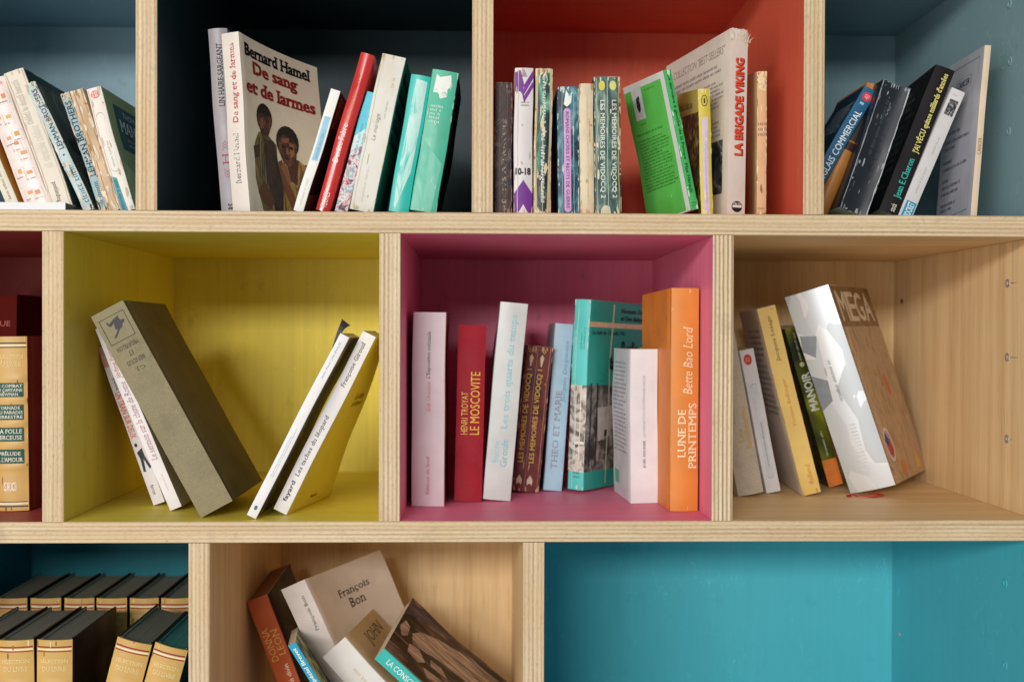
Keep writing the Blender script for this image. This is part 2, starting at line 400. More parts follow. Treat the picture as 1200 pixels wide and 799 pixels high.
# ------------------------------------------------------------------ books
class Book:
    def __init__(s, name, label, quad, Y=None, yb=None, floor=Z1, d=.11, far=None, yaw=None, hard=False, bulge=.0008, curl=0.,
                 mats=None, pg=(226, 210, 178), inset=None, bands=(), rag=.0, group=None, wobble=.0009, lift=0., top_pages=None, t=None, skf=False, splay=0.):
        s.skf = skf; s.splay = splay; s.cl, s.sl = 1., 0.
        TL, TR, L2, R2 = quad
        if Y is None:                                              # depth from where the lowest corner meets the shelf
            dd = ray((L2[0]+R2[0])/2, yb); k = floor/dd.z; Y = -DIST + dd.y*k
        tl, tr, l2, r2 = (at(p[0], p[1], Y) for p in (TL, TR, L2, R2))
        ul, ur = (tl-l2).normalized(), (tr-r2).normalized()
        u = (ul+ur).normalized(); v = Vector((u.z, 0, -u.x)); yv = Vector((0, 1, 0))
        wa = (tr-tl).dot(v); mid = (tl+tr)/2; mid = mid
        y_aw = 0.
        s.skew = 0.
        if far is not None:                                        # cover's far top corner lies on its pixel ray, d from the spine
            side = 1 if far[0] > TR[0] else -1
            c = tr if side > 0 else tl
            c = c + u*((mid-c).dot(u))
            lo_, hi_ = Y+.2*d, Y+d
            def ev(q):
                e = at(far[0], far[1], q)-c
                return e, (e-u*e.dot(u)).length
            if ev(hi_)[1] >= d:
                for _ in range(40):
                    mm = (lo_+hi_)/2
                    if ev(mm)[1] < d: lo_ = mm
                    else: hi_ = mm
            e = ev(hi_)[0]
            s.skew = max(-.03, min(.03, e.dot(u)))
            y_aw = math.atan2(e.dot(v), e.y)
        if yaw is not None: y_aw = math.radians(yaw)
        w_ = wa/max(.4, math.cos(y_aw)) if wa > 0 else .01
        y_aw -= math.radians(curl); s.bend = d*math.sin(math.radians(curl))
        X = v*math.cos(y_aw) - yv*math.sin(y_aw); Yd = yv*math.cos(y_aw) + v*math.sin(y_aw)
        s.cl, s.sl = u.z, u.x
        low = min((X*sx*w_/2 + Yd*sy_*d + u*(s.skew*sy_ if skf else 0)).z for sx in (-1, 1) for sy_ in (0, 1))
        h = (mid.z - (floor+.0004+lift) + low)/u.z
        org = mid - u*h
        s.w, s.h, s.d, s.b, s.bands, s.wob = w_, h, d, bulge, bands, wobble
        s.ph = random.random()*9
        mw = Matrix((X, Yd, u)).transposed().to_4x4(); mw.translation = org
        s.root = thing(name, label, 'book', mw, group)
        s.hard = hard; t = t or (.0024 if hard else .0005)
        inset = (.003 if hard else .0004) if inset is None else inset
        m = mats; 
        if not isinstance(m, (list, tuple)): m = [m, m, m]
        m = list(m) + [cover((226, 218, 202), 0, .8)]
        s.m = m
        # cover wrap: closed profile swept up the height
        nb = 14 if curl else 6
        ys = [d*(i/nb) for i in range(nb, 0, -1)]
        prof = [(-w_/2, y, 2) for y in ys]
        if hard: prof += [(-w_/2, .0105, 2), (-w_/2+.0012, .0085, 2), (-w_/2+.0012, .0065, 2), (-w_/2, .0045, 2)]
        else: prof += [(-w_/2, .0012, 2)]
        ns = 10
        if hard and bulge > 0: prof += [(-w_/2, .0015, 0)]
        e_ = .0 if hard else .02
        sp = [(-w_/2 + w_*(e_+(1-2*e_)*i/ns)) for i in range(ns+1)]
        prof += [(x, None, 0) for x in sp]
        R_ = [(-x, y, 1) for x, y, _ in reversed(prof) if y is not None and not (y == .0015)]
        if hard and bulge > 0: prof += [(w_/2, .0015, 1)]
        prof += R_
        nz = 64 if bands else 26
        V, F, I = [], [], []; n = len(prof)
        for k in range(nz+1):
            z = h*k/nz
            for (x, y, g) in prof:
                yy = s.sy(x, z) if y is None else y
                zz = z
                if rag and k in (nz, nz-1, 0): zz += (random.random()-.65)*rag*(1 if k != nz-1 else .4)
                V.append(s.warp(x, yy, zz))
        for k in range(nz+1):
            z = h*k/nz
            for j, (x, y, g) in enumerate(prof):
                if y is None: q = (x*(1-2*t/w_), s.sy(x, z)+t, z)
                else: q = (x-math.copysign(t, x), max(y, t) if y < d else y, z)
                V.append(s.warp(*q))
        N = n*(nz+1)
        for k in range(nz):
            for j in range(n-1):
                a_ = k*n+j; F.append((a_, a_+1, a_+n+1, a_+n)); g = prof[j+1][2] if prof[j][2] == 2 and prof[j+1][2] == 0 else prof[j][2]
                if prof[j][2] == 0 and prof[j+1][2] == 1: g = 0 if not hard else 1
                I.append(g)
                F.append((N+a_+1, N+a_, N+a_+n, N+a_+n+1)); I.append(3)
            for j in (0, n-1):
                a_ = k*n+j; F.append((a_, a_+n, N+a_+n, N+a_) if j == 0 else (a_+n, a_, N+a_, N+a_+n)); I.append(3)
        for j in range(n-1):
            F.append((j+1, j, N+j, N+j+1)); I.append(3 if not hard else prof[j][2])
            a_ = nz*n+j; F.append((a_, a_+1, N+a_+1, N+a_)); I.append(3 if not hard else prof[j][2])
        ob = mesh_obj('cover', V, F, m, I, s.root)
        me = ob.data; me.polygons.foreach_set('use_smooth', [True]*len(me.polygons))
        me.set_sharp_from_angle(angle=math.radians(38))
        # page block
        xs = [(-w_/2+t+.0002)*(1-2*i/6) for i in range(7)]; yp = [max(t, .0012)+.0004+(d-inset-.002-t)*i/5 for i in range(6)] if not curl else [max(t, .0012)+.0004+(d-inset-.002-t)*i/12 for i in range(13)]
        z0, z1 = inset+.0002, h-inset-.0002
        V, F = [], []
        nzp = 10 if (wobble or s.bend) else 1
        for kz in range(nzp+1):
            z = z0+(z1-z0)*kz/nzp
            for y in yp:
                for x in xs:
                    yy = y
                    if hard: yy = y + (s.sy(x, .5*h)*.8 if y == yp[0] else (abs(bulge)*.9*(1-(2*x/w_)**2)*-1 if y == yp[-1] else 0))
                    elif y == yp[0]: yy = y + s.sy(x, .5*h)
                    V.append(s.warp(x, yy, z))
        nx, ny = 7, len(yp); B = nx*ny; TP = nzp*B
        for j in range(ny-1):
            for i in range(nx-1):
                a_ = j*nx+i; F.append((a_, a_+nx, a_+nx+1, a_+1)); F.append((TP+a_, TP+a_+1, TP+a_+nx+1, TP+a_+nx))
        for kz in range(nzp):
            o = kz*B
            for i in range(nx-1):
                F.append((o+i, o+i+1, o+B+i+1, o+B+i)); a_ = o+(ny-1)*nx+i; F.append((a_+1, a_, B+a_, B+a_+1))
            for j in range(ny-1):
                a_ = o+j*nx; F.append((a_+nx, a_, B+a_, B+a_+nx)); a_ += nx-1; F.append((a_, a_+nx, B+a_+nx, B+a_))
        mesh_obj('pages', V, F, pages(pg), None, s.root)
    def sy(s, x, z):
        k = 1-(2*x/s.w)**2
        y = -s.b*max(0, k)
        for bz in s.bands:
            q = abs(z/s.h-bz)*s.h/.0034
            if q < 1: y -= .0011*(1-q*q)*min(1, max(0, k)*4)
        return y
    def warp(s, x, y, z):
        wv = s.wob*math.sin(z/s.h*5.1+s.ph)+s.wob*.5*math.sin(z/s.h*11+s.ph*2)
        f = max(0, y/s.d)
        k_ = s.splay*f*(1-z/s.h)
        return (x + s.bend*f*f + wv*(.4+f) + k_*s.cl, y + wv*.6, k_*s.sl + z + s.skew*f*(1 if s.skf else z/s.h))
    def on(s, face, u, v, lift):
        """a point of the printed face: u across (0-1, left to right as read), v up (0-1)"""
        z = v*s.h
        if face == 'spine':
            x = (u-.5)*s.w; return s.warp(x, s.sy(x, z)-lift, z)
        if face == 'front': return s.warp(s.w/2+lift, u*s.d, z)
        return s.warp(-s.w/2-lift, (1-u)*s.d, z)
    def dims(s, face): return ((s.w if face == 'spine' else s.d), s.h)
    def put(s, name, face, P2, F, mat, lift=.0003, n=0):
        V = [s.on(face, u, v, lift + (i//n*.00002 if n else 0)) for i, (u, v) in enumerate(P2)]
        return mesh_obj(name, V, F, mat, None, s.root)
    def text(s, face, txt, u0, v0, u1, v1, rot='up', c=(20, 20, 20), bold=0., serif=False, shear=0., name='lettering', lift=.00032, wear=0., mat=None):
        V, F = glyphs(txt, bold, serif, shear)
        n = 0
        if bold > 0: F, n = F
        P2 = []
        for x, y in V:
            if rot == 'up': P2.append((u1-(u1-u0)*y, v0+(v1-v0)*x))
            elif rot == 'down': P2.append((u0+(u1-u0)*y, v1-(v1-v0)*x))
            elif rot == 'flip': P2.append((u1-(u1-u0)*x, v1-(v1-v0)*y))
            else: P2.append((u0+(u1-u0)*x, v0+(v1-v0)*y))
        s.put(name, face, P2, F, mat or ink(c, wear=wear), lift, n)
    def poly(s, face, pts, c=None, mat=None, name='printed_patch', lift=.00016, n=10):
        P2, F = [], []
        if face != 'spine': n = 6 if s.bend or s.splay else 3
        us = [p[0] for p in pts]; a_, b_ = min(us), max(us); vs_ = [p[1] for p in pts]; c_, d_ = min(vs_), max(vs_)
        m = max(1, min(14, int((d_-c_)*s.h/.008))) if (s.wob or s.bands) else 1
        for k in range(n):
            q0 = clip(clip(pts, 0, a_+(b_-a_)*(k+1)/n, True), 0, a_+(b_-a_)*k/n, False)
            for r in range(m):
                q = q0
                if m > 1 and len(q0) >= 3: q = clip(clip(q0, 1, c_+(d_-c_)*(r+1)/m, True), 1, c_+(d_-c_)*r/m, False)
                if len(q) >= 3:
                    m_ = len(P2); P2 += q; F.append(tuple(range(m_, m_+len(q))))
        if not F: return
        V = [s.on(face, u, v, lift) for u, v in P2]
        mesh_obj(name, V, F, mat or ink(c), None, s.root)
    def rect(s, face, u0, v0, u1, v1, c=None, **k):
        s.poly(face, [(u0, v0), (u1, v0), (u1, v1), (u0, v1)], c, **k)
    def oval(s, face, u, v, ru, rv, c=None, n=18, rot=0., **k):
        s.poly(face, [(u+ru*math.cos(2*math.pi*i/n+rot), v+rv*math.sin(2*math.pi*i/n+rot)) for i in range(n)], c, **k)
    def outline(s, face, pts, c, wd=.0006, name='printed_line', lift=.0003):
        W, H = s.dims(face); P2, F = [], []
        cx = sum(p[0] for p in pts)/len(pts); cy = sum(p[1] for p in pts)/len(pts)
        n = len(pts)
        for u, v in pts:
            du, dv = (cx-u)*W, (cy-v)*H; L = math.hypot(du, dv) or 1
            P2 += [(u, v), (u+du/L*wd*1.3/W, v+dv/L*wd*1.3/H)]
        for i in range(n):
            j = (i+1) % n; F.append((2*i, 2*j, 2*j+1, 2*i+1))
        s.put(name, face, P2, F, ink(c), lift)
    def pill(s, face, u0, v0, u1, v1, n=7):
        W, H = s.dims(face); r = (u1-u0)/2; rv = r*W/H; cu = (u0+u1)/2
        return [(cu+r*math.cos(math.pi*i/n), v1-rv+rv*math.sin(math.pi*i/n)) for i in range(n+1)] + [(cu-r*math.cos(math.pi*i/n), v0+rv-rv*math.sin(math.pi*i/n)) for i in range(n+1)]
    def small(s, face, u0, v0, u1, v1, rows=1, rot='h', c=(40, 40, 40), fill=.55, ragged=.3, name='small_print', weight=.17, indent=.0, lift=.0003, seed=None):
        """print too small to read in the photograph: rows of letter-high strokes in word groups"""
        rnd = random.Random(seed if seed is not None else hash((round(u0, 3), round(v0, 3), rows)) & 999)
        W, H = s.dims(face); P2, F = [], []
        along = (v1-v0)*H if rot in ('up', 'down') else (u1-u0)*W
        across = (u1-u0)*W if rot in ('up', 'down') else (v1-v0)*H
        pitch = across/rows; hh = pitch*fill; sw = hh*weight
        for r in range(rows):
            x = indent*along*rnd.random(); end = along*(1-ragged*rnd.random()*(1 if r % 5 else 1.6)); y = across-(r+1)*pitch+pitch*(1-fill)/2
            while x < end:
                for _ in range(rnd.randint(2, 9)):
                    k = rnd.random(); B_ = []
                    if k < .45: B_ = [(0, 0, sw, 1 if rnd.random() < .25 else .72), (sw*2.4, 0, sw*3.4, .72)]
                    elif k < .75: B_ = [(0, 0, sw, .72), (sw, .58, sw*2.8, .72), (sw, 0, sw*2.8, .14)]
                    else: B_ = [(0, 0, sw, 1)]
                    wd_ = max(b[2] for b in B_)
                    for (ax, ay, bx, by) in B_:
                        q = [(x+ax, y+ay*hh), (x+bx, y+ay*hh), (x+bx, y+by*hh), (x+ax, y+by*hh)]; n = len(P2)
                        for (px, py) in q:
                            fx, fy = px/along, py/across
                            if rot == 'up': P2.append((u1-(u1-u0)*fy, v0+(v1-v0)*fx))
                            elif rot == 'down': P2.append((u0+(u1-u0)*fy, v1-(v1-v0)*fx))
                            elif rot == 'flip': P2.append((u1-(u1-u0)*fx, v1-(v1-v0)*fy))
                            else: P2.append((u0+(u1-u0)*fx, v0+(v1-v0)*fy))
                        F.append((n, n+1, n+2, n+3))
                    x += wd_+sw*1.3
                    if x > end: break
                x += sw*3.2
        if F:
            o = s.put(name, face, P2, F, ink(c), lift); o['kind'] = 'stuff'

def scuffs(b, n, c=(226, 214, 190), seed=1, face='spine', big=1., edge=.75):
    """torn and rubbed patches: bare paper showing, mostly along the joints and the head and tail"""
    big *= .78
    rnd = random.Random(seed); W, H = b.dims(face); P2, F = [], []
    for _ in range(n):
        u = (rnd.choice((.0, 1.0)) if rnd.random() < edge else rnd.random()); v = rnd.random()
        if rnd.random() < .22: v = rnd.choice((.985, .012)); u = rnd.random()
        ru, rv = big*rnd.uniform(.0006, .0022)/W, big*rnd.uniform(.0012, .009)/H
        k = rnd.randint(6, 9); pts = []
        for i in range(k):
            an = 2*math.pi*i/k; q = rnd.uniform(.45, 1.15)
            pts.append((min(.995, max(.005, u+ru*q*math.cos(an))), min(.998, max(.002, v+rv*q*math.sin(an)))))
        m = len(P2); P2 += pts; F.append(tuple(range(m, m+k)))
    o = b.put('worn_patch', face, P2, F, cover(c, 0, .85, .12, stain=.3, seed=3.3), .00038); o['kind'] = 'stuff'
def crease(b, u, c, v0=.01, v1=.99, wd=.0005, seed=0, face='spine'):
    rnd = random.Random(seed); W, H = b.dims(face); n = 16; P2 = []
    for i in range(n+1):
        v = v0+(v1-v0)*i/n; x = u+rnd.uniform(-1, 1)*.0004/W; h_ = wd/W*rnd.uniform(.4, 1)
        P2 += [(x-h_, v), (x+h_, v)]
    b.put('crease', face, P2, [(2*i, 2*i+1, 2*i+3, 2*i+2) for i in range(n)], ink(c), .00034)

BLACK = (24, 22, 22); WHITE = (236, 232, 226)
# ================================================================== top left cell (slate)
def lying():
    z0 = Z1+.0002; y0 = .0025; p = at(76.5, 242, y0); x1 = p.x; x0 = x1-.20; h = .0075; d = .028
    o = thing('lying_booklet', 'thin white booklet lying flat along the front edge of the top left cell', 'booklet', Matrix.Translation((x0, y0, z0)))
    L = x1-x0
    def bx(name, a0, a1, mat, par):
        V = [(x, y, z) for z in (a0[2], a1[2]) for x, y in ((a0[0], a0[1]), (a1[0], a0[1]), (a1[0], a1[1]), (a0[0], a1[1]))]
        F = [(3, 2, 1, 0), (4, 5, 6, 7), (0, 1, 5, 4), (1, 2, 6, 5), (2, 3, 7, 6), (3, 0, 4, 7)]
        return mesh_obj(name, V, F, mat, None, par)
    m = cover((228, 226, 224), .15)
    bx('cover', (0, 0, 0), (L, .0006, h), m, o); bx('cover', (0, .0006, 0), (L, d, .0005), m, o); bx('cover', (0, .0006, h-.0005), (L, d, h), m, o)
    bx('pages', (.0004, .0007, .0006), (L-.0004, d-.001, h-.0006), pages((120, 112, 104)), o)
lying()

b = Book('paperback_book', 'cream book with an orange cover leaning at the left edge of the top left cell', ((-42, 118), (-29, 112), (7, 237), (20.5, 237)), Y=.034, d=.11,
         mats=[cover((222, 214, 194), .3, stain=.4), cover((206, 146, 50), .4), cover((222, 214, 194), .3)])
b.small('spine', .3, .1, .7, .5, 1, 'up', (120, 112, 96))
b = Book('paperback_book', 'pink and white book dotted with small orange squares in the top left cell', ((-23, 99), (4.8, 88), (29.5, 238), (57.5, 238)), Y=.034, d=.11, bulge=.0022,
         mats=cover((232, 214, 206), .2, .3, stain=.15))
for i, (u, v) in enumerate(((.72, .86), (.25, .71), (.62, .7), (.74, .57), (.35, .55), (.7, .42), (.3, .3), (.66, .27), (.36, .13), (.7, .12), (.55, .5))):
    b.rect('spine', u-.07-.05*(i % 2), v-.012-.008*(i % 3 == 0), u+.08+.03*(i % 3), v+.014, (222, 138+(i*37) % 40, 92+(i*29) % 40)); b.outline('spine', [(u-.2, v-.06), (u+.2, v-.06), (u+.2, v+.025), (u-.2, v+.025)], (222, 190, 176), .0003)
    b.small('spine', u-.2, v-.055, u+.2, v-.035, 1, 'h', (150, 96, 90), seed=i)
b.text('spine', 'US', .5, .945, .85, .965, 'h', (196, 130, 116), .01)
b = Book('paperback_book', 'thick cream book with faint outlined lettering, beside the book dotted with orange squares', ((4.8, 87), (28, 79.5), (57.5, 239.5), (89, 243.5)), Y=.032, d=.125, rag=.0006,
         mats=[cover((224, 212, 194), .35, stain=.35), cover((30, 62, 54), .5), cover((224, 212, 194), .3)])
b.small('spine', .2, .62, .55, .95, 1, 'up', (186, 174, 160), fill=.95, weight=.07, ragged=.05)
b.small('spine', .3, .3, .72, .62, 1, 'up', (208, 198, 184), fill=.95, weight=.07, ragged=.05)
b.text('spine', 'e Raguenaud', .33, .035, .6, .2, 'up', (96, 88, 80), 0, True)
OLIVEPIC = blotch([(.3, (24, 30, 28)), (.46, (64, 68, 56)), (.6, (112, 110, 88)), (.75, (150, 146, 120))], 22, (1, 1, .5), seed=3)
scuffs(b, 26, (206, 190, 168), 2); crease(b, .1, (190, 176, 156)); crease(b, .9, (200, 186, 164), seed=2)
b = Book('paperback_book', 'pale blue book with torn lettered spine leaning on the thick cream book', ((29.5, 99), (42.3, 96), (97, 243), (108.8, 244)), Y=.03, d=.11, rag=.0012,
         mats=[cover((186, 204, 206), .8, stain=.5), cover((70, 74, 60), .4), cover((186, 204, 206), .5)])
b.text('spine', 'LEHMAN BROTHERS', .35, .48, .82, .945, 'up', (28, 62, 76), .012)
b.small('spine', .3, .06, .9, .42, 1, 'up', (70, 110, 116), fill=.8)
b.rect('front', .03, .02, .97, .98, mat=OLIVEPIC)
b.oval('front', .3, .52, .16, .07, (30, 32, 30), lift=.0003); b.oval('front', .4, .28, .22, .1, (34, 38, 36), lift=.0003)
scuffs(b, 60, (222, 214, 200), 3, big=1.2); scuffs(b, 16, (70, 76, 70), 4); scuffs(b, 14, (196, 180, 150), 8, edge=.2)
b = Book('paperback_book', 'darker blue book with torn lettered spine, tucked against the peeled tan spine', ((71, 112), (80.5, 107), (118.5, 244.4), (126, 245)), Y=.03, d=.11, rag=.0012,
         mats=[cover((150, 178, 184), .8, stain=.4), cover((70, 74, 60), .4), cover((120, 148, 152), .5)])
b.text('spine', 'LEHMAN BROTHERS', .2, .3, .85, .93, 'up', (24, 50, 60), .014)
b.small('spine', .2, .04, .85, .24, 1, 'up', (24, 60, 66), fill=.8)
scuffs(b, 50, (214, 196, 168), 5, big=1.2); scuffs(b, 18, (60, 70, 70), 6)
b = Book('paperback_book', 'worn tan book with a peeled bare spine in the top left cell', ((81, 107), (97, 104.6), (126, 244.7), (142, 245)), Y=.03, d=.11, rag=.0016, mats=cover((214, 184, 152), .7, .8, .16, stain=.85))
scuffs(b, 46, (232, 214, 188), 7, edge=.4, big=1.3); scuffs(b, 26, (166, 124, 84), 9, edge=.4); crease(b, .3, (170, 130, 92)); crease(b, .85, (176, 140, 104), seed=4)
b = Book('paperback_book', 'white pocket book with red badge, teal strip and olive cover in the top left cell', ((100, 104), (118, 102.6), (142, 245), (156.3, 245.4)), Y=.03, d=.11, bulge=.0012,
         mats=[cover((234, 224, 212), .3, stain=.3), cover((164, 164, 104), .4), cover((226, 214, 196), .3)])
b.oval('spine', .5, .945, .3, .032, (222, 128, 112)); b.text('spine', '10', .34, .948, .66, .966, 'h', (244, 226, 214), .02, lift=.0004); b.text('spine', '18', .34, .924, .66, .942, 'h', (244, 226, 214), .02, lift=.0004)
b.outline('spine', b.pill('spine', .22, .32, .74, .8), (164, 156, 156), .0005)
b.small('spine', .36, .36, .6, .76, 1, 'up', (186, 178, 176))
b.poly('spine', [(.0, .0), (.55, 0), (.42, .27), (.0, .3)], (74, 148, 158)); b.small('spine', .1, .02, .45, .27, 1, 'up', (28, 88, 100), lift=.0004)
b.rect('front', .22, .52, .99, .9, (30, 70, 76)); b.text('front', 'MANN', .3, .68, .97, .78, 'h', (226, 228, 220), .01, True, lift=.0004)
b.text('front', 'THOMAS', .45, .81, .95, .86, 'h', (206, 210, 200), 0, lift=.0004); b.small('front', .45, .56, .97, .65, 2, 'h', (196, 204, 196), lift=.0004)
b.poly('front', [(.03, .02), (.6, .02), (.3, .34), (.03, .4)], (186, 186, 136))

scuffs(b, 20, (206, 186, 160), 10); crease(b, .1, (206, 190, 174))
# ================================================================== black cell
b = Book('hardcover_book', 'tall grey book with a red emblem on the spine, leftmost in the black cell', ((242.8, 34.5), (266, 33.8), (258.5, 236), (281.5, 236)), Y=.052, d=.14, bulge=.003,
         mats=cover((160, 152, 156), .15, .45))
b.text('spine', 'LIN HAIRE-SARGEANT', .38, .58, .66, .92, 'up', (30, 28, 36), .005, True)
b.text('spine', 'H', .3, .27, .62, .33, 'up', (156, 46, 52), -.012, True)
for k, v in enumerate((.345, .36, .375, .215, .23, .245)):
    b.poly('spine', [(.34, v), (.5, v+.018 if k < 3 else v-.018), (.66, v), (.66, v+.004), (.5, v+.022 if k < 3 else v-.014), (.34, v+.004)], (160, 56, 60))
b.text('spine', 'RS', .4, .03, .75, .06, 'up', (24, 24, 30), .02)
KID = dict(rag=.0004)
b = Book('paperback_book', 'tall beige novel with two children pictured on its curled cover', ((258.7, 39.2), (279.6, 38.3), (272.5, 246.4), (293.6, 246.4)), Y=.02, d=.135, far=(370, 80), curl=9, bulge=.0008,
         mats=[cover((222, 210, 198), .3, .4), cover((240, 226, 200), .15, .45), cover((214, 200, 178), .2)])
b.text('spine', 'De sang et de larmes', .38, .5, .78, .94, 'up', (206, 70, 70), .02, True, wear=.6)
b.text('spine', 'Bernard Hamel', .36, .16, .66, .44, 'up', (70, 62, 66), .0, True, wear=.5)
b.text('front', 'Bernard Hamel', .07, .888, .9, .957, 'h', (26, 22, 26), .034, True)
b.text('front', 'De sang', .17, .775, .74, .868, 'h', (146, 40, 30), .036, True)
b.text('front', 'et de larmes', .06, .68, .93, .755, 'h', (146, 40, 30), .036, True)
DK, SK, SK2 = (38, 26, 22), (84, 50, 34), (116, 72, 46)
SHIRT = blotch([(.35, (58, 50, 34)), (.5, (112, 98, 58)), (.65, (150, 130, 76))], 60, (1, 1, .4), seed=5)
SHIRT2 = blotch([(.35, (98, 72, 40)), (.5, (166, 132, 74)), (.65, (192, 160, 96))], 60, (1, 1, .4), seed=8)
SKN = blotch([(.35, (34, 22, 20)), (.5, (82, 48, 34)), (.68, (124, 78, 52))], 70, (1, 1, 1), seed=2)
L_ = .0003
b.poly('front', [(.12, .2), (.14, .4), (.2, .47), (.3, .48), (.44, .42), (.46, .2), (.42, .0), (.2, .0), (.14, .14)], mat=SHIRT, lift=L_)
b.poly('front', [(.27, .44), (.4, .44), (.5, .2), (.52, .02), (.36, .02), (.28, .2)], mat=blotch([(.4, (34, 24, 26)), (.65, (70, 48, 40))], 50), lift=.00036)
b.oval('front', .28, .56, .105, .085, DK, lift=.00042); b.poly('front', [(.19, .58), (.37, .58), (.37, .52), (.33, .46), (.24, .46), (.2, .51)], mat=SKN, lift=.00048)
b.poly('front', [(.46, .0), (.52, .28), (.58, .34), (.72, .36), (.84, .32), (.86, .18), (.8, 0)], mat=SHIRT2, lift=.00042)
b.poly('front', [(.56, .36), (.72, .36), (.68, .2), (.6, .22)], SK, lift=.0005)
b.oval('front', .58, .455, .145, .1, DK, lift=.00054)
b.poly('front', [(.46, .46), (.52, .5), (.64, .49), (.7, .44), (.69, .36), (.62, .31), (.53, .32), (.47, .39)], mat=SKN, lift=.0006)
b.poly('front', [(.44, .32), (.5, .34), (.58, .2), (.66, .08), (.6, .02), (.5, .16)], SK2, lift=.00066)
CHK = (156, 104, 70)
b.poly('front', [(.6, .46), (.66, .45), (.67, .39), (.62, .36)], CHK, lift=.00063); b.poly('front', [(.5, .47), (.6, .485), (.6, .455), (.51, .445)], (140, 92, 62), lift=.00063); b.poly('front', [(.565, .425), (.585, .42), (.6, .385), (.56, .38)], (150, 98, 66), lift=.00064)
for q in range(6): b.poly('front', [(.74+.015*q, .33-.03*q), (.755+.015*q, .33-.03*q), (.72+.02*q, .16-.02*q), (.705+.02*q, .15-.02*q)], (112, 84, 48), lift=.00046)
for q in range(5): b.poly('front', [(.2+.03*q, .44-.02*q), (.215+.03*q, .44-.02*q), (.2+.026*q, .2-.03*q), (.185+.026*q, .2-.03*q)], (70, 62, 42), lift=.00034)
b.poly('front', [(.22, .55), (.26, .565), (.27, .5), (.23, .49)], (128, 84, 58), lift=.0005); b.poly('front', [(.3, .56), (.34, .56), (.33, .53), (.3, .53)], (60, 36, 28), lift=.0005)
b.poly('front', [(.12, .38), (.2, .4), (.2, .33), (.13, .31)], (66, 48, 36), lift=.00036); b.poly('front', [(.14, .12), (.24, .2), (.36, .08), (.3, .03), (.2, .06)], (96, 62, 42), lift=.0004)
for q in range(4): b.poly('front', [(.8+.012*q, .34-.018*q), (.84, .335-.018*q), (.85, .325-.018*q), (.79+.012*q, .33-.018*q)], (120, 66, 40), lift=.0005)
b.poly('front', [(.48, .3), (.53, .33), (.6, .22), (.57, .19)], (140, 92, 64), lift=.0007)
b.oval('front', .53, .425, .025, .01, DK, lift=.00066); b.oval('front', .63, .425, .025, .01, DK, lift=.00066); b.oval('front', .57, .355, .03, .008, (60, 30, 26), lift=.00066)
b = Book('paperback_book', 'thin white book with a pale blue strip on the spine, beside the glossy red one', ((387.5, 104), (399, 107), (343.7, 246), (357, 246)), Y=.02, d=.11, bulge=.0003,
         mats=[cover((234, 232, 226), .2), cover((40, 36, 34), .3), cover((230, 226, 216), .2)])
b.rect('spine', .22, .42, .8, .78, (150, 198, 218)); b.small('spine', .3, .44, .75, .76, 1, 'up', (104, 164, 196), lift=.0004); b.small('spine', .3, .05, .7, .36, 1, 'up', (206, 196, 150))
b.poly('front', [(.1, .72), (.9, .72), (.9, .97), (.1, .97)], mat=blotch([(.4, (60, 30, 26)), (.55, (160, 120, 40)), (.65, (70, 40, 60))], 60))
b.poly('front', [(.02, .02), (.97, .02), (.97, .25), (.02, .15)], (118, 100, 70))
b = Book('paperback_book', 'slim glossy red book with white and gold lettering, leaning in the black cell', ((422.6, 61), (438.8, 66), (368.8, 246.4), (388, 246.4)), Y=.021, d=.11, bulge=.0022, mats=cover((196, 44, 40), .2, .22, spec=.6))
b.text('spine', 'Denise Fabre', .22, .31, .62, .55, 'up', (240, 226, 220), .006)
b.small('spine', .3, .56, .62, .8, 1, 'up', (206, 130, 84), fill=.8)
b.text('spine', 'FLORES', .25, .03, .7, .12, 'up', (240, 210, 200), .0)
b = Book('paperback_book', 'book with a patchwork of pink, white and cyan printed on its spine', ((430, 108), (445, 110), (388.5, 246.4), (410, 246.4)), Y=.026, d=.11, bulge=.0004,
         mats=blotch([(.36, (60, 60, 84)), (.44, (196, 110, 120)), (.5, (226, 222, 216)), (.6, (120, 160, 180)), (.66, (206, 150, 90))], 120, seed=4))
b.poly('spine', [(0, .62), (1, .74), (1, 1), (0, 1)], (92, 196, 214)); b.poly('spine', [(0, .5), (1, .58), (1, .74), (0, .62)], (206, 226, 228)); b.small('spine', .2, .48, .9, .8, 2, 'up', (70, 150, 170), lift=.0004)
b = Book('paperback_book', 'thick white book with a green cover, leaning against the turquoise books', ((447.6, 63.8), (476, 67), (408.8, 246.4), (437.3, 247)), Y=.02, d=.12, bulge=.0004,
         mats=[cover((222, 218, 206), .25, stain=.25), cover((34, 128, 106), .4), cover((214, 210, 196), .25)])
b.text('spine', 'Le mariage', .3, .45, .52, .62, 'up', (128, 134, 130), -.005, False, .2); b.small('spine', .6, .6, .72, .8, 1, 'up', (170, 172, 164)); b.small('spine', .35, .06, .5, .32, 1, 'up', (188, 190, 184))
b.small('spine', .6, .8, .8, .88, 1, 'up', (196, 176, 120))
for i in range(5):
    v = .86-.1*i; b.poly('front', [(.12, v), (.75, v+.02), (.8, v+.045), (.3, v+.05), (.3, v+.075), (.12, v+.08)], (16, 40, 36)); 
scuffs(b, 24, (196, 180, 140), 11); crease(b, .12, (204, 198, 184), seed=6)
b = Book('paperback_book', 'turquoise book with a whitened, worn spine, between the thick white book and the green one', ((481.4, 88), (505.5, 90), (454, 247), (481, 247)), Y=.024, d=.12, bulge=.0022,
         mats=cover((52, 190, 176), .35, .35))
WORN = blotch([(.34, (64, 190, 178)), (.46, (176, 222, 212)), (.6, (206, 230, 222))], 90, (1, 1, .25), detail=6)
b.poly('spine', [(.22, .05), (.3, .02), (.8, .3), (.86, .96), (.3, .97), (.2, .5)], mat=WORN)
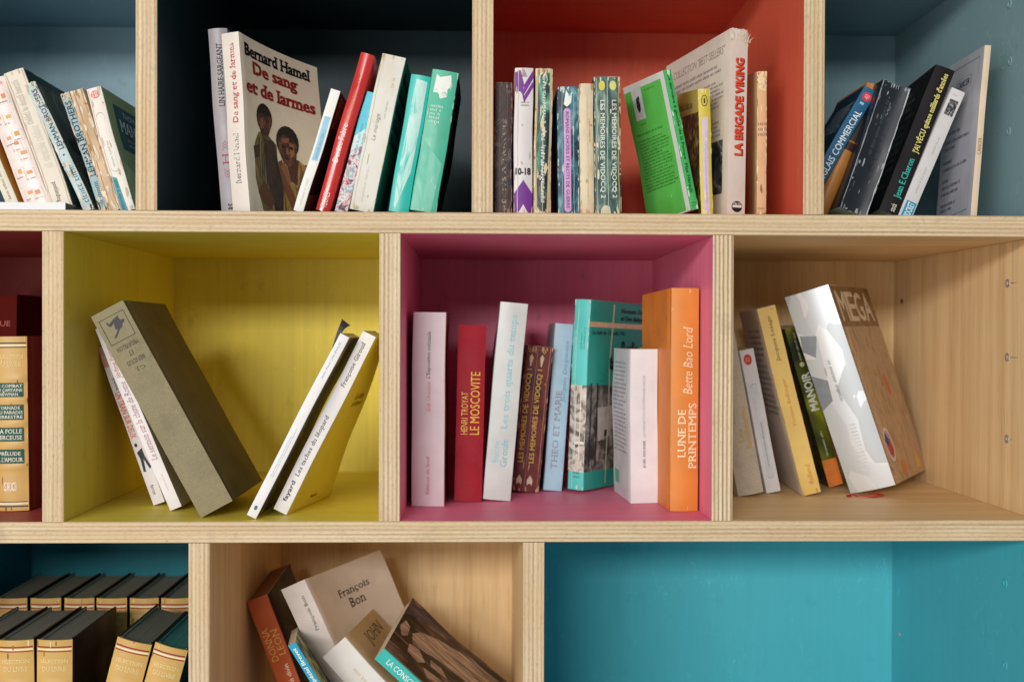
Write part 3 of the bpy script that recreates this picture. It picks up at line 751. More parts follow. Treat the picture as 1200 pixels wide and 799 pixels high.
b = Book('paperback_book', 'green book with a torn white label on its spine, rightmost in the black cell', ((506.5, 82), (537.8, 85), (480.8, 247), (511.8, 247)), Y=.02, d=.12, bulge=.0012,
         mats=[cover((70, 178, 146), .35, .4), cover((24, 34, 34), .3), cover((60, 150, 126), .4)])
LAB = blotch([(.3, (150, 196, 176)), (.4, (228, 230, 222)), (.7, (240, 238, 230))], 130)
b.poly('spine', [(.16, .84), (.2, .97), (.34, .95), (.74, .975), (.8, .9), (.68, .87), (.7, .82), (.45, .8), (.36, .84)], mat=LAB)
for i in range(5): b.small('spine', .16+.0*i, .735-.027*i, .78-.05*i, .757-.027*i, 1, 'h', (224, 232, 222), ragged=.2, weight=.25, fill=.8, seed=i)
b.poly('spine', [(.05, 0), (.8, 0), (.9, .35), (.1, .5)], mat=blotch([(.35, (84, 184, 156)), (.6, (138, 204, 182))], 50, (1, 1, .3)))

scuffs(b, 18, (170, 210, 190), 12)
# ================================================================== red cell
MARB = blotch([(.3, (26, 24, 30)), (.42, (88, 56, 50)), (.52, (46, 52, 58)), (.6, (118, 92, 84)), (.7, (60, 88, 90))], 120, (1, 1, .5))
b = Book('paperback_book', 'dark marbled pocket book with cream lettering, leftmost in the red cell', ((579.5, 96.6), (600, 97.3), (579.2, 248), (600.6, 248)), Y=.022, d=.11, bulge=.0012, rag=.0008, mats=[MARB, cover((50, 40, 40), .4), cover((50, 40, 40), .4)])
b.text('spine', 'RÉCITS A TRAVERS', .4, .03, .66, .72, 'up', (196, 178, 150), .0, True, wear=.3)
scuffs(b, 40, (150, 122, 108), 13); crease(b, .3, (120, 96, 88), seed=7); crease(b, .72, (96, 84, 86), seed=8)
b = Book('paperback_book', 'white pocket book with purple chevrons top and bottom', ((603, 79.7), (625, 80.4), (601.8, 248.8), (624, 248.8)), Y=.02, d=.11, bulge=.0016, mats=cover((216, 208, 206), .25, .4))
b.poly('spine', [(0, 0), (.2, 0), (.5, .07), (.8, 0), (1, 0), (1, .14), (.5, .235), (0, .14)], (112, 46, 138))
b.poly('spine', [(.02, .84), (.28, .84), (.46, .81), (.98, .93), (.98, .985), (.5, .885), (.3, .985), (.02, .97)], (120, 52, 144)); b.poly('spine', [(.3, .87), (.5, .81), (.98, .91), (.98, .87), (.5, .76)], (120, 52, 144))
for i in range(3): b.outline('spine', [(.34+.06*i, .94+.006*i), (.66-.06*i, .94+.006*i), (.5, .99-.012*i)], (30, 26, 30), .0005)
b.small('spine', .34, .735, .8, .775, 2, 'h', (60, 54, 60)); b.text('spine', '10-18', .1, .27, .88, .315, 'h', (26, 24, 28), .04)
DKGR = blotch([(.34, (20, 26, 30)), (.48, (44, 62, 62)), (.56, (54, 128, 104)), (.64, (120, 176, 150)), (.72, (200, 206, 190))], 80, (1, 1, .3), seed=6)
scuffs(b, 24, (190, 176, 160), 14); crease(b, .2, (196, 188, 186), seed=9)
b = Book('paperback_book', 'tattered pocket book with a dark and green spine, beside the purple chevrons', ((627.4, 80.4), (647.6, 81.6), (626, 248.8), (644.5, 248.8)), Y=.02, d=.11, bulge=.002, rag=.0016,
         mats=[cover((196, 180, 140), .7, .6, .15, stain=.7), cover((196, 182, 150), .6), cover((180, 150, 110), .5)])
b.poly('spine', [(.2, .02), (.74, .02), (.86, .5), (.82, .97), (.16, .97), (.12, .5)], mat=DKGR)
b.text('spine', 'Chroniques des intransigeants', .32, .08, .7, .96, 'down', (226, 228, 216), .02, False, .15, wear=.3)
BLUEPIC = blotch([(.36, (22, 40, 52)), (.48, (44, 88, 106)), (.58, (88, 138, 150)), (.68, (160, 190, 190))], 55, (1, 1, .5), seed=9)
scuffs(b, 60, (222, 206, 170), 15, big=1.3); scuffs(b, 24, (150, 110, 70), 16); crease(b, .5, (206, 206, 190), seed=10)
b = Book('paperback_book', 'blue pocket book with a lilac capsule of lettering down the spine', ((653.4, 101.3), (678.4, 102.4), (653.4, 248.8), (678.6, 248.8)), Y=.021, d=.11, bulge=.0014, rag=.001, mats=[BLUEPIC, cover((40, 80, 96), .5), cover((30, 56, 70), .5)])
b.poly('spine', b.pill('spine', .3, .02, .62, .83), (206, 158, 204)); b.text('spine', 'ROMANS CHOISIS ET RECITS DE GUERRE', .39, .05, .54, .8, 'down', (92, 44, 98), .01, lift=.0004)
b.poly('spine', [(.3, .86), (.4, .97), (.55, .93), (.7, .96), (.64, .87), (.45, .84)], mat=LAB)
scuffs(b, 44, (196, 206, 200), 17); crease(b, .22, (110, 150, 160), seed=11); crease(b, .76, (140, 170, 176), seed=12)
b = Book('paperback_book', 'narrow cream book with a blank yellowed spine in the red cell', ((678.8, 98), (695.5, 99), (679, 248.8), (697, 248.8)), Y=.02, d=.11, bulge=.002, mats=cover((224, 208, 180), .4, .7, .1, stain=.45))
b.poly('spine', [(.5, .04), (.62, .03), (.6, .95), (.5, .93)], mat=blotch([(.4, (206, 180, 130)), (.6, (222, 200, 160))], 70))
b.small('spine', .6, .55, .8, .75, 1, 'up', (190, 150, 110))
GRPIC = blotch([(.36, (28, 48, 44)), (.5, (66, 98, 90)), (.6, (110, 132, 120)), (.72, (176, 170, 140))], 90, (1, 1, .35), seed=12)
scuffs(b, 26, (196, 160, 110), 18)
b = Book('paperback_book', 'dull green creased book with its white title printed twice down the spine', ((695.5, 89.7), (726.3, 90.8), (697.5, 249), (728.4, 249)), Y=.02, d=.11, bulge=.0014, rag=.0012, mats=[GRPIC, cover((80, 96, 84), .6), cover((60, 80, 74), .6)])
for u0, u1 in ((.2, .4), (.64, .84)): b.text('spine', 'LES MEMOIRES DE VIDOCQ 2', u0, .12, u1, .83, 'down', (218, 222, 206), .012)
b.rect('spine', .49, .02, .515, .98, (176, 190, 176)); b.oval('spine', .3, .935, .12, .035, (212, 204, 70)); b.oval('spine', .72, .935, .13, .035, (214, 210, 120)); b.poly('spine', [(.2, 0), (.6, 0), (.55, .06), (.35, .07), (.22, .04)], (206, 200, 170))
scuffs(b, 60, (214, 206, 170), 19); crease(b, .1, (170, 176, 150), seed=13); crease(b, .92, (196, 170, 110), seed=14)
b = Book('paperback_book', 'bright green paperback with a white bordered back cover full of small print', ((777, 82.2), (786.5, 81.7), (810.6, 249.5), (820, 249.5)), Y=.02, d=.108, far=(729.5, 104), bulge=.0005,
         mats=[cover((70, 176, 92), .3, .35), cover((226, 226, 216), .2), cover((228, 230, 222), .15, .4)])
b.rect('back', .0, .01, .9, .955, mat=cover((104, 208, 92), 0, .4, .1)); b.rect('back', .18, .735, .42, .965, (228, 226, 224), lift=.00024)
b.oval('back', .3, .84, .045, .055, n=9, mat=blotch([(.4, (30, 30, 34)), (.56, (90, 88, 96)), (.66, (228, 226, 224))], 300), lift=.0003); [b.oval('back', .3+.03*math.sin(q*2.4), .845+.014*(q-3), .022-.002*(q % 3), .016+.006*(q % 2), (40, 38, 44), n=7, rot=q, lift=.00036) for q in range(7)]
b.small('back', .5, .915, .78, .935, 1, 'h', (40, 110, 40)); b.small('back', .26, .69, .5, .715, 1, 'h', (20, 60, 24), weight=.26)
b.small('back', .12, .62, .86, .65, 1, 'h', (16, 64, 22), weight=.26, ragged=.1)
b.small('back', .1, .22, .88, .6, 17, 'h', (20, 74, 26), ragged=.25, fill=.6)
b.text('spine', 'La dernière à gauche de la Pompe', .28, .36, .72, .96, 'down', (14, 60, 34), .014); b.text('spine', 'Max Hérault', .28, .12, .68, .33, 'down', (14, 60, 34), .014); b.small('spine', .2, .02, .8, .06, 2, 'h', (20, 70, 40))
scuffs(b, 14, (206, 226, 196), 21); scuffs(b, 18, (190, 226, 180), 22, face='back')
b = Book('paperback_book', 'small yellow pocket book numbered 1 with a lilac strip down the spine', ((817.4, 104), (831.8, 104.7), (820.5, 249.5), (837, 249.5)), Y=.02, d=.11, far=(793, 111), bulge=.0012,
         mats=[cover((206, 186, 66), .4, .45), cover((200, 184, 80), .3), cover((190, 172, 88), .4)])
b.poly('spine', b.pill('spine', .26, .01, .72, .78), (206, 186, 206)); b.small('spine', .4, .1, .58, .7, 1, 'up', (176, 150, 180), lift=.0004)
b.outline('spine', [(.5+.26*math.cos(q*math.pi/9), .905+.045*math.sin(q*math.pi/9)) for q in range(18)], (40, 34, 24), .0006); b.text('spine', '1', .44, .885, .54, .925, 'h', (30, 26, 20), .008)
b.rect('back', .0, .02, 1, .82, mat=blotch([(.36, (28, 26, 18)), (.5, (66, 60, 36)), (.6, (130, 116, 56)), (.7, (190, 172, 90))], 70, seed=3)); b.small('back', .1, .84, .9, .94, 1, 'h', (110, 96, 50))
scuffs(b, 26, (226, 214, 160), 20)
b = Book('paperback_book', 'tall white best-seller with red title and a frayed top, tallest book in the red cell', ((855.4, 33.5), (877.8, 35), (851.5, 249.6), (873.9, 249.8)), Y=.032, d=.15, far=(780, 78.6), bulge=.0006, rag=.0022,
         mats=[cover((220, 204, 192), .4, .5, stain=.2), cover((214, 200, 184), .3), cover((216, 204, 190), .25, stain=.2)])
b.text('spine', 'LA BRIGADE VIKING', .36, .327, .8, .842, 'up', (110, 28, 24), .05, lift=.0003); b.text('spine', 'LA BRIGADE VIKING', .31, .33, .75, .845, 'up', (222, 74, 48), .036, lift=.00042)
b.oval('spine', .52, .055, .3, .03, (34, 26, 26), n=24); b.rect('spine', .26, .05, .78, .062, (226, 214, 204), lift=.0003); b.text('spine', "J'AI LU", .3, .055, .74, .078, 'h', (232, 220, 210), .02, lift=.00036)
b.text('back', 'COLLECTION "BEST-SELLERS"', .13, .885, .93, .93, 'h', (140, 128, 122), -.01, False, .15)
for i, (v0, v1, n) in enumerate(((.79, .85, 2), (.6, .76, 7), (.44, .56, 5))): b.small('back', .15, v0, .92, v1, n, 'h', (112, 100, 112), ragged=.12, fill=.6, seed=i)
b.rect('back', .45, .13, .92, .42, mat=blotch([(.38, (32, 32, 36)), (.52, (70, 70, 74)), (.62, (150, 146, 142)), (.7, (200, 196, 190))], 40, seed=2)); b.small('back', .12, .2, .42, .42, 7, 'h', (112, 100, 112))
b.poly('spine', [(.0, .93), (.45, .95), (1, .91), (1, .985), (.5, .995), (0, .985)], mat=blotch([(.35, (188, 166, 136)), (.55, (222, 208, 190)), (.7, (236, 226, 212))], 120))
# frayed head band curls of the spine paper
for k in range(3):
    V = []
    for q in range(7):
        f = q/6; p0 = Vector(b.on('spine', .8+.09*k, .93, .0006)); wd = .0011*(1-.6*f)
        ctr = p0 + Vector((.0006*k+f*f*(.0016+.0024*k), -.0005-.001*math.sin(f*2.2+k), f*(.013-.003*k)))
        V += [ctr-Vector((wd, 0, 0)), ctr+Vector((wd, .0004, 0))]
    mesh_obj('frayed_paper', V, [(2*q, 2*q+1, 2*q+3, 2*q+2) for q in range(6)], cover((226, 214, 198), 0, .8), None, b.root)
b = Book('paperback_book', 'old cream and orange book standing against the right wall of the red cell', ((888, 83.3), (899, 85), (886, 250.3), (897.4, 250.5)), Y=.03, d=.11, far=(876.5, 88.5), bulge=.0008, rag=.0014,
         mats=[cover((218, 168, 122), .5, .6, stain=.5), cover((214, 180, 140), .4), cover((222, 200, 150), .4, stain=.5)])
b.small('spine', .12, .55, .88, .66, 3, 'h', (116, 66, 40), fill=.6, ragged=.1, weight=.22); b.small('spine', .12, .05, .85, .07, 1, 'h', (130, 76, 50)); b.small('spine', .12, .015, .85, .033, 1, 'h', (130, 76, 50))
b.poly('spine', [(.1, .88), (.9, .86), (1, .93), (.5, .99), (.05, .96)], mat=blotch([(.35, (196, 150, 100)), (.6, (232, 204, 160))], 150))

scuffs(b, 34, (236, 212, 170), 23); scuffs(b, 14, (150, 96, 60), 24)
# ================================================================== grey cell
b = Book('paperback_book', 'blue commercial English manual with a red badge on its leaning spine', ((1012.4, 101.6), (1028, 106.5), (948, 217), (959, 225)), Y=.042, floor=at(958, 226, .042).z, d=.09, bulge=.0006,
         mats=[cover((34, 92, 128), .3, .4), cover((140, 96, 50), .3), cover((20, 44, 62), .2, .4)])
b.text('spine', "L'ANGLAIS COMMERCIAL", .3, -.0, .82, .78, 'up', (232, 236, 236), .008); b.oval('spine', .55, .92, .36, .04, (206, 60, 76)); b.text('spine', '40', .35, .9, .75, .94, 'up', (236, 170, 170), .01, lift=.0004); b.rect('spine', .3, .84, .6, .862, (150, 190, 206))
b.small('back', .3, .55, .96, .86, 9, 'h', (206, 216, 220), ragged=.15)
TAN = cover((176, 116, 52), .25, .45, .18)
b = Book('paperback_book', 'tan soft-backed book with a dark band, squeezed behind the blue manual', ((1015, 98.5), (1033, 101.5), (955, 247), (969, 250)), Y=.052, d=.1, bulge=.004, mats=[TAN, TAN, TAN], pg=(206, 176, 130))
b.rect('spine', 0, .5, 1, .56, (64, 40, 26)); b.rect('spine', 0, .57, 1, .86, (58, 58, 54))
BLK = cover((30, 35, 42), .55, .35, .2, edge=(150, 156, 164))
b = Book('paperback_book', 'worn black book with a sunken spine and whitened edges in the grey cell', ((1037, 89.5), (1066.5, 107.5), (982, 248.5), (1017.5, 250.5)), Y=.022, d=.12, bulge=-.0035, wobble=.0008, rag=.0006, mats=[BLK, BLK, cover((30, 35, 42), .4, .3, edge=(150, 156, 164))])
b.small('spine', .3, .45, .5, .92, 1, 'up', (70, 74, 78)); b.small('spine', .55, .3, .75, .8, 1, 'up', (58, 62, 66))
BK2 = cover((26, 22, 24), .25, .55, spec=.2)
scuffs(b, 60, (150, 156, 162), 25, big=.8); scuffs(b, 24, (96, 102, 108), 26, edge=.1, big=.7); crease(b, .025, (170, 174, 178), wd=.0006); crease(b, .97, (176, 180, 184), wd=.0006, seed=3)
b = Book('paperback_book', 'black book with turquoise author and yellow title on the spine', ((1097, 76), (1119, 83.5), (1028, 251), (1052, 251)), Y=.06, d=.12, bulge=.0012, far=(1061, 104), mats=[BK2, BK2, BK2])
b.text('spine', "J'AI VÉCU quinze milliards d'années", .42, .42, .84, .96, 'up', (232, 222, 130), .012, True); b.text('spine', 'Jean E.Charon', .42, .11, .84, .38, 'up', (54, 186, 170), .01, True); b.text('spine', 'stock', .46, .02, .75, .07, 'up', (230, 220, 200), .01)
b.small('back', .3, .15, .94, .9, 12, 'h', (110, 106, 100), ragged=.4)
b = Book('paperback_book', 'white pocket book with a small black picture atop its spine and blue foot', ((1114.7, 104.2), (1132, 107.5), (1051.4, 251.7), (1070.2, 252.3)), Y=.06, d=.11, bulge=.0006, mats=cover((214, 210, 208), .25, .4))
b.rect('spine', .2, .8, .82, .92, mat=blotch([(.4, (26, 26, 28)), (.55, (90, 90, 92)), (.64, (200, 200, 198))], 160)); b.small('spine', .25, .945, .75, .965, 1, 'h', (150, 150, 150))
b.small('spine', .4, .5, .66, .75, 1, 'up', (170, 168, 170)); b.small('spine', .4, .2, .66, .46, 1, 'up', (170, 168, 170))
b.rect('spine', .2, .01, .92, .13, (40, 152, 184)); b.text('spine', 'POCKET', .34, .018, .8, .122, 'up', (236, 240, 240), .02, lift=.0004)
b = Book('paperback_book', 'tall thin book with blue print on its grey back cover, rightmost in its cell', ((1154, 53.5), (1161.2, 53), (1137.5, 251), (1144.4, 251)), Y=.026, d=.15, far=(1112, 78), bulge=.0004, rag=.0006,
         mats=[cover((216, 196, 168), .5, .6, stain=.4), cover((200, 186, 168), .3), cover((208, 206, 214), .3, .45, stain=.12)])
b.outline('back', [(.06, .05), (.9, .05), (.9, .95), (.06, .95)], (84, 90, 120), .0005)
b.outline('back', [(.3, .8), (.72, .8), (.72, .87), (.3, .87)], (40, 46, 84), .0006); b.text('back', 'CANCER', .34, .815, .68, .855, 'h', (40, 46, 84), .01)
for i, v in enumerate((.74, .69, .6, .55, .5, .46, .38, .34, .27, .23, .19, .12, .09)): b.small('back', .12, v, .86, v+.026, 1, 'h', (40, 48, 88), ragged=.5, fill=.8, weight=.28 if i % 3 == 0 else .2, seed=i)
b.text('spine', 'CANCER', .25, .36, .75, .46, 'up', (128, 100, 80), 0, True)

# ================================================================== bound sets (collection volumes)
LEATH = cover((206, 164, 92), .3, .42, .1, stain=.15, edge=(224, 190, 130)); BOARD = cover((58, 38, 28), .12, .5, .15, edge=(120, 90, 60)); BOARDG = cover((26, 54, 46), .12, .5, .15, edge=(110, 120, 100)); BOARDR = cover((136, 84, 58), .12, .5, .15, edge=(130, 90, 60))
def volume(label, quad, Y, floor, group, lab=(112, 34, 34), titles=None, d=.135, side=BOARD, top=(140, 132, 116), lines=(150, 40, 40), full=True, lift=0., yaw=None):
    b = Book('bound_volume', label, quad, Y=Y, floor=floor, d=d, hard=True, bulge=.0035, mats=[LEATH, side, side], pg=top, inset=.0025, bands=(.755, .63, .5, .375, .25) if full else (.755,), group=group, wobble=0, lift=lift, yaw=yaw)
    GOLD = (236, 216, 160)
    b.rect('spine', .02, .958, .98, .966, lines); b.rect('spine', .02, .945, .98, .953, (240, 226, 190)); b.rect('spine', .02, .935, .98, .941, lines)
    b.text('spine', 'SÉLECTION', .12, .875, .9, .9, 'h', GOLD, -.004, True); b.text('spine', 'DU LIVRE', .18, .83, .84, .855, 'h', GOLD, -.004, True)
    if full:
        for i, (v0, v1) in enumerate(((.645, .74), (.515, .615), (.392, .485), (.265, .36))):
            b.rect('spine', .08, v0+.006, .9, v1-.006, lab)
            if titles:
                T_ = titles[i]; n = len(T_)
                for k, tx in enumerate(T_):
                    hh = (v1-v0-.022)/n; v = v1-.011-hh*(k+1); hw = min(.38, .045*len(tx))
                    b.text('spine', tx, .49-hw, v+hh*.16, .49+hw, v+hh*.84, 'h', (236, 232, 212), .003, True, lift=.0004)
            else: b.small('spine', .18, v0+.02, .82, v1-.02, 2, 'h', (226, 200, 140), lift=.0004)
        b.rect('spine', .02, .022, .98, .03, lines); b.rect('spine', .02, .036, .98, .046, (240, 232, 206)); b.rect('spine', .02, .05, .98, .054, lines)
        for k in range(3): b.outline('spine', b.pill('spine', .32+.12*k, .115, .44+.12*k, .165), (240, 232, 214), .0005)
        b.text('spine', 'SRD', .33, .12, .66, .16, 'h', (240, 232, 214), -.01)
    sd = int(abs(quad[0][0])*7) % 97
    scuffs(b, 14, (232, 204, 150), sd+1, big=.7); scuffs(b, 8, (150, 108, 60), sd+2, edge=.5, big=.8)
    return b
ET = [['LE COMBAT', 'DU CAPITAINE', 'NEWMAN'], ['TORNADE', 'AU PARADIS', 'TERRESTRE'], ['LA FOLLE', 'BERCEUSE'], ['PRÉLUDE', "A L'AMOUR"]]
volume('tan leather volume with dark green title labels standing in the crimson cell', ((-9, 394.5), (31.5, 394), (-6, 598), (34, 598.5)), .068, Z2, None, (28, 78, 62), ET, side=BOARDR, lines=(70, 66, 50))
b = Book('hardcover_book', 'dark red book with faint gold letters standing in shadow behind the tan volume, crimson cell', ((-30, 345), (20, 345), (-30, 560), (20, 560)), Y=.25, floor=Z2, d=.12, hard=True, mats=cover((84, 22, 18), .05, .9, spec=.08))
b.text('spine', 'RUE', .5, .835, .86, .862, 'h', (170, 80, 60), .0)
VF = 'bound volumes in the front row'; VB = 'bound volumes in the back row'
volume('tan bound volume cut off by the picture edge, front row of the bottom left cell', ((-46, 749), (-5, 749), (-46, 799), (-5, 799)), .026, ZF, VF)
volume('tan bound volume in the front row touching the one with its brown side exposed', ((-2.5, 749.2), (39.5, 749), (-1.5, 799), (40, 799)), .026, ZF, VF)
volume('tan bound volume with its brown side exposed to the gap, bottom left cell', ((43.5, 749.2), (85, 748.4), (43.5, 799), (84.5, 799)), .026, ZF, VF)
volume('leaning tan bound volume with a dark top edge, just right of the gap', ((138, 745.5), (178, 755.2), (123.5, 799), (164.5, 809)), .022, ZF, VF)
volume('leaning tan bound volume with a green top edge and green side', ((182.5, 751), (220, 762.5), (169, 799), (207, 810)), .022, ZF, VF, top=(84, 140, 130), side=BOARDG)
for i, (x0, x1) in enumerate(((-6, 31.8), (36, 71.5), (75.5, 110.5), (113.2, 148.8), (152.3, 186), (189, 224))):
    volume(['leftmost bound volume of the back row, half lost in the dark', 'second bound volume from the left in the back row', 'third bound volume from the left in the back row', 'fourth bound volume in the back row, behind the brown-sided volume', 'fifth bound volume in the back row, seen through the gap', 'rightmost bound volume of the back row, touching the upright panel'][i],
           ((x0, 700.5), (x1, 700), (x0, 799), (x1, 799)), .195, ZF, VB, full=False)

# ================================================================== yellow cell
b = Book('paperback_book', 'thin white book with an orange title and little trousers on the spine', ((114.5, 407), (128.3, 403), (179.1, 592.5), (192.6, 588)), yb=592.7, floor=Z2, d=.11, bulge=.0004,
         mats=[cover((226, 218, 220), .1, .4), cover((220, 212, 208), .1), cover((190, 150, 140), .2)])
b.rect('spine', 0, .87, 1, 1, (196, 150, 138)); b.text('spine', 'UN TRAIN SUR DEUX', .14, .42, .62, .71, 'down', (222, 118, 84), .02); b.text('spine', 'JEANNE', .25, .72, .62, .8, 'down', (60, 62, 72), .005)
b.poly('spine', [(.2, .33), (.7, .35), (.72, .3), (.95, .225), (.78, .215), (.55, .285), (.4, .205), (.22, .21), (.3, .29)], (38, 46, 52)); b.oval('spine', .32, .375, .12, .012, (30, 30, 34)); b.text('spine', 'ferron', .3, .06, .62, .12, 'down', (70, 70, 78), 0)
b = Book('paperback_book', 'white paperback with a rose italic title, squeezed under the big olive book', ((111, 386), (124.8, 380.5), (198.9, 599), (212.4, 593)), yb=599, floor=Z2, d=.115, bulge=.0004, mats=[cover((232, 226, 226), .1, .4), cover((200, 192, 170), .1), cover((220, 214, 210), .1)])
b.text('spine', 'Le sermon sur la chute de Rome', .25, .27, .72, .7, 'up', (176, 118, 122), -.004, True, .22); b.text('spine', 'Jérôme Ferrari', .25, .72, .7, .9, 'up', (206, 84, 92), -.004, True, .22); b.small('spine', .4, .1, .62, .22, 1, 'up', (222, 176, 172))
CLOTH = cover((126, 116, 88), .25, .75, .07, weave=True, edge=(170, 164, 140)); CLOTHD = cover((108, 92, 60), .15, .75, .08, weave=True, edge=(120, 110, 80))
b = Book('hardcover_book', 'big olive cloth hardback stood upside down with a framed emblem on its spine', ((106.3, 370.7), (144.4, 352.3), (236.6, 607), (270.2, 585)), yb=607, floor=Z2, d=.15, hard=True, bulge=.0004, t=.003, mats=[CLOTH, CLOTHD, CLOTHD], pg=(214, 200, 168), wobble=.0004)
b.outline('spine', [(.12, .845), (.88, .845), (.88, .965), (.12, .965)], (40, 36, 34), .0007)
for pts in ([(.3, .87), (.36, .866), (.6, .9), (.56, .905)], [(.44, .9), (.62, .895), (.72, .915), (.66, .945), (.52, .94), (.46, .92)], [(.3, .93), (.36, .92), (.5, .93), (.66, .945), (.7, .953), (.5, .945)], [(.66, .915), (.72, .93), (.8, .925), (.74, .912)], [(.28, .94), (.32, .925), (.36, .928), (.33, .945)]):
    b.poly('spine', pts, (50, 46, 48), n=3)
for tx, u0, u1, v in (('MEDAVILLON', .2, .84, .805), ('ET', .44, .58, .77), ('BENDUS', .26, .8, .732), ('C.J.', .4, .68, .695)): b.text('spine', tx, u0, v, u1, v+.02, 'flip', (52, 46, 40), -.004, True)
b = Book('paperback_book', 'slim white book with pale blue lettering and a dark photographic cover', ((398, 390.5), (409.2, 395), (287.6, 603.3), (300.3, 608.4)), yb=608.4, floor=Z2, d=.11, bulge=.0003,
         mats=[cover((232, 228, 226), .1, .4), blotch([(.4, (40, 34, 30)), (.54, (78, 66, 54)), (.66, (150, 116, 60))], 30, seed=4), cover((52, 46, 42), .2)])
b.small('spine', .3, .22, .7, .5, 2, 'up', (150, 178, 198)); b.text('spine', 'Jean-Paul DELÈGUE', .3, .76, .6, .96, 'up', (150, 158, 168), -.004, True); b.oval('spine', .5, .05, .16, .012, (70, 110, 120))
V, F = [], []                                                      # its dark rear flap sticks up past the top and curls over
for q in range(13):
    f = q/12; z = b.h-.03+.044*f; k = max(0, f-.7)/.3
    xl = -b.w/2+.002-.0085*f+.002*k; xr = -b.w/2+.0025-.0015*f+.0055*k*k
    yy = .0012+.004*f-.006*k*k
    V += [(xl, yy, z), (xr, yy-.001*k, z-.002*k*k), (xr, yy+.0006, z-.002*k*k), (xl, yy+.0006, z)]
for q in range(12):
    for k in range(4): F.append((4*q+k, 4*q+(k+1) % 4, 4*q+4+(k+1) % 4, 4*q+4+k))
F += [(3, 2, 1, 0), (48, 49, 50, 51)]
mesh_obj('cover_flap', V, F, cover((46, 38, 34), .1, .5), None, b.root)
b = Book('paperback_book', 'white novel about a leopard with a yellow cover, rightmost in the yellow cell', ((424.9, 387.6), (440.6, 394.8), (317.9, 595.6), (338, 603.3)), yb=603.6, floor=Z2, d=.135, bulge=.0005, splay=.028,
         mats=[cover((236, 230, 230), .08, .4), cover((232, 212, 110), .1, .42), cover((226, 214, 190), .1)])
b.text('spine', 'fayard', .3, .06, .66, .17, 'up', (30, 28, 30), .012); b.text('spine', 'Les taches du léopard', .32, .2, .68, .54, 'up', (44, 40, 46), .0, True, .12); b.text('spine', 'Françoise Giroud', .3, .7, .66, .95, 'up', (54, 48, 60), .0, True, .12)
b.text('front', 'Les taches', .42, .63, .8, .67, 'h', (70, 56, 30), .0, True, .25); b.text('front', 'du léopard', .42, .58, .82, .62, 'h', (70, 56, 30), .0, True, .25); b.small('front', .5, .51, .62, .52, 1, 'h', (90, 72, 40)); b.text('front', 'Fayard', .42, .045, .56, .07, 'h', (60, 46, 26), .01)

# ================================================================== pink cell
b = Book('paperback_book', 'white book with small red and black italics, standing leftmost in the pink cell', ((484, 365.8), (523, 365.8), (481.4, 593), (520.2, 593)), yb=593.6, floor=Z2, d=.115, bulge=.0003, mats=[cover((236, 222, 224), .12, .35), cover((132, 56, 36), .3), cover((200, 190, 196), .1)])
b.text('spine', "L'Exposition coloniale", .44, .66, .58, .9, 'up', (60, 50, 58), -.004, True, .2); b.text('spine', 'Erik Orsenna', .44, .49, .56, .64, 'up', (222, 130, 140), -.004, True, .2); b.text('spine', 'Éditions du Seuil', .42, .06, .54, .26, 'up', (216, 96, 106), -.002, True, .2)
RED = cover((146, 16, 34), .2, .6, .08, weave=True, edge=(196, 90, 90))
b = Book('hardcover_book', 'dark red cloth hardback with yellow lettering, second from the left in the pink cell', ((537.5, 380.7), (570, 380.7), (533.3, 586), (563, 587)), yb=588, floor=Z2, d=.115, hard=True, bulge=.0028, mats=[RED, RED, RED], wobble=.0005)
b.text('spine', 'HENRI TROYAT', .18, .38, .42, .62, 'up', (236, 196, 84), .0, name='author'); b.text('spine', 'LE MOSCOVITE', .5, .38, .84, .835-.1, 'up', (240, 200, 80), .004, name='title')
b = Book('hardcover_book', 'tall pale grey-green book with washed-out turquoise lettering, leaning slightly in the pink cell', ((586, 353.6), (619, 356), (567.3, 585.7), (595.9, 587)), yb=587.4, floor=Z2, d=.125, bulge=.0016, mats=[cover((206, 212, 208), .12, .35), cover((190, 196, 192), .1), cover((160, 168, 166), .1)])
b.text('spine', 'Les trois quarts du temps', .42, .36, .72, .94, 'up', (140, 200, 210), .0, True); b.text('spine', 'Groult', .5, .17, .74, .31, 'up', (130, 192, 204), .0, True); b.text('spine', 'Benoîte', .24, .19, .42, .3, 'up', (150, 204, 212), -.004, True)
BRN = blotch([(.34, (70, 30, 34)), (.5, (120, 52, 46)), (.62, (96, 50, 62)), (.74, (160, 88, 70))], 70, (1, 1, .3), seed=7)
b = Book('paperback_book', 'small brown creased book with its yellow title printed twice up the spine', ((617, 405.2), (648.4, 406.3), (600.8, 576.4), (630.4, 577.3)), yb=577.6, floor=Z2, d=.11, bulge=.0012, rag=.001, mats=[BRN, cover((110, 50, 44), .5), cover((100, 46, 40), .5)])
for u0, u1 in ((.1, .32), (.5, .72)):
    b.text('spine', 'LES MEMOIRES DE VIDOCQ 1', u0, .2, u1, .84, 'up', (226, 190, 84), .012)
    b.poly('spine', [(u0+.02, .045), (u0+.12, .06), (u0+.2, .045), (u0+.22, .08), (u0+.12, .115), (u0, .08)], (226, 206, 180)); b.poly('spine', [(u0+.1, .86), (u0+.14, .86), (u0+.2, .92), (u0+.12, .945), (u0+.05, .92)], (230, 200, 170))
b.rect('spine', .42, .02, .44, .98, (170, 110, 84)); b.text('spine', '382', .1, .955, .4, .98, 'flip', (214, 170, 80), .01); b.text('spine', '0', .62, .95, .74, .98, 'h', (214, 170, 80), .01)
scuffs(b, 50, (206, 160, 130), 27); crease(b, .9, (190, 140, 110), seed=15)
b = Book('paperback_book', 'pale blue book lettered in grey-pink capitals, beside the turquoise one with a photograph', ((650.9, 379), (673, 380), (635.8, 574.8), (658.6, 574.8)), yb=575.6, floor=Z2, d=.11, bulge=.0012, mats=cover((170, 206, 224), .12, .35))
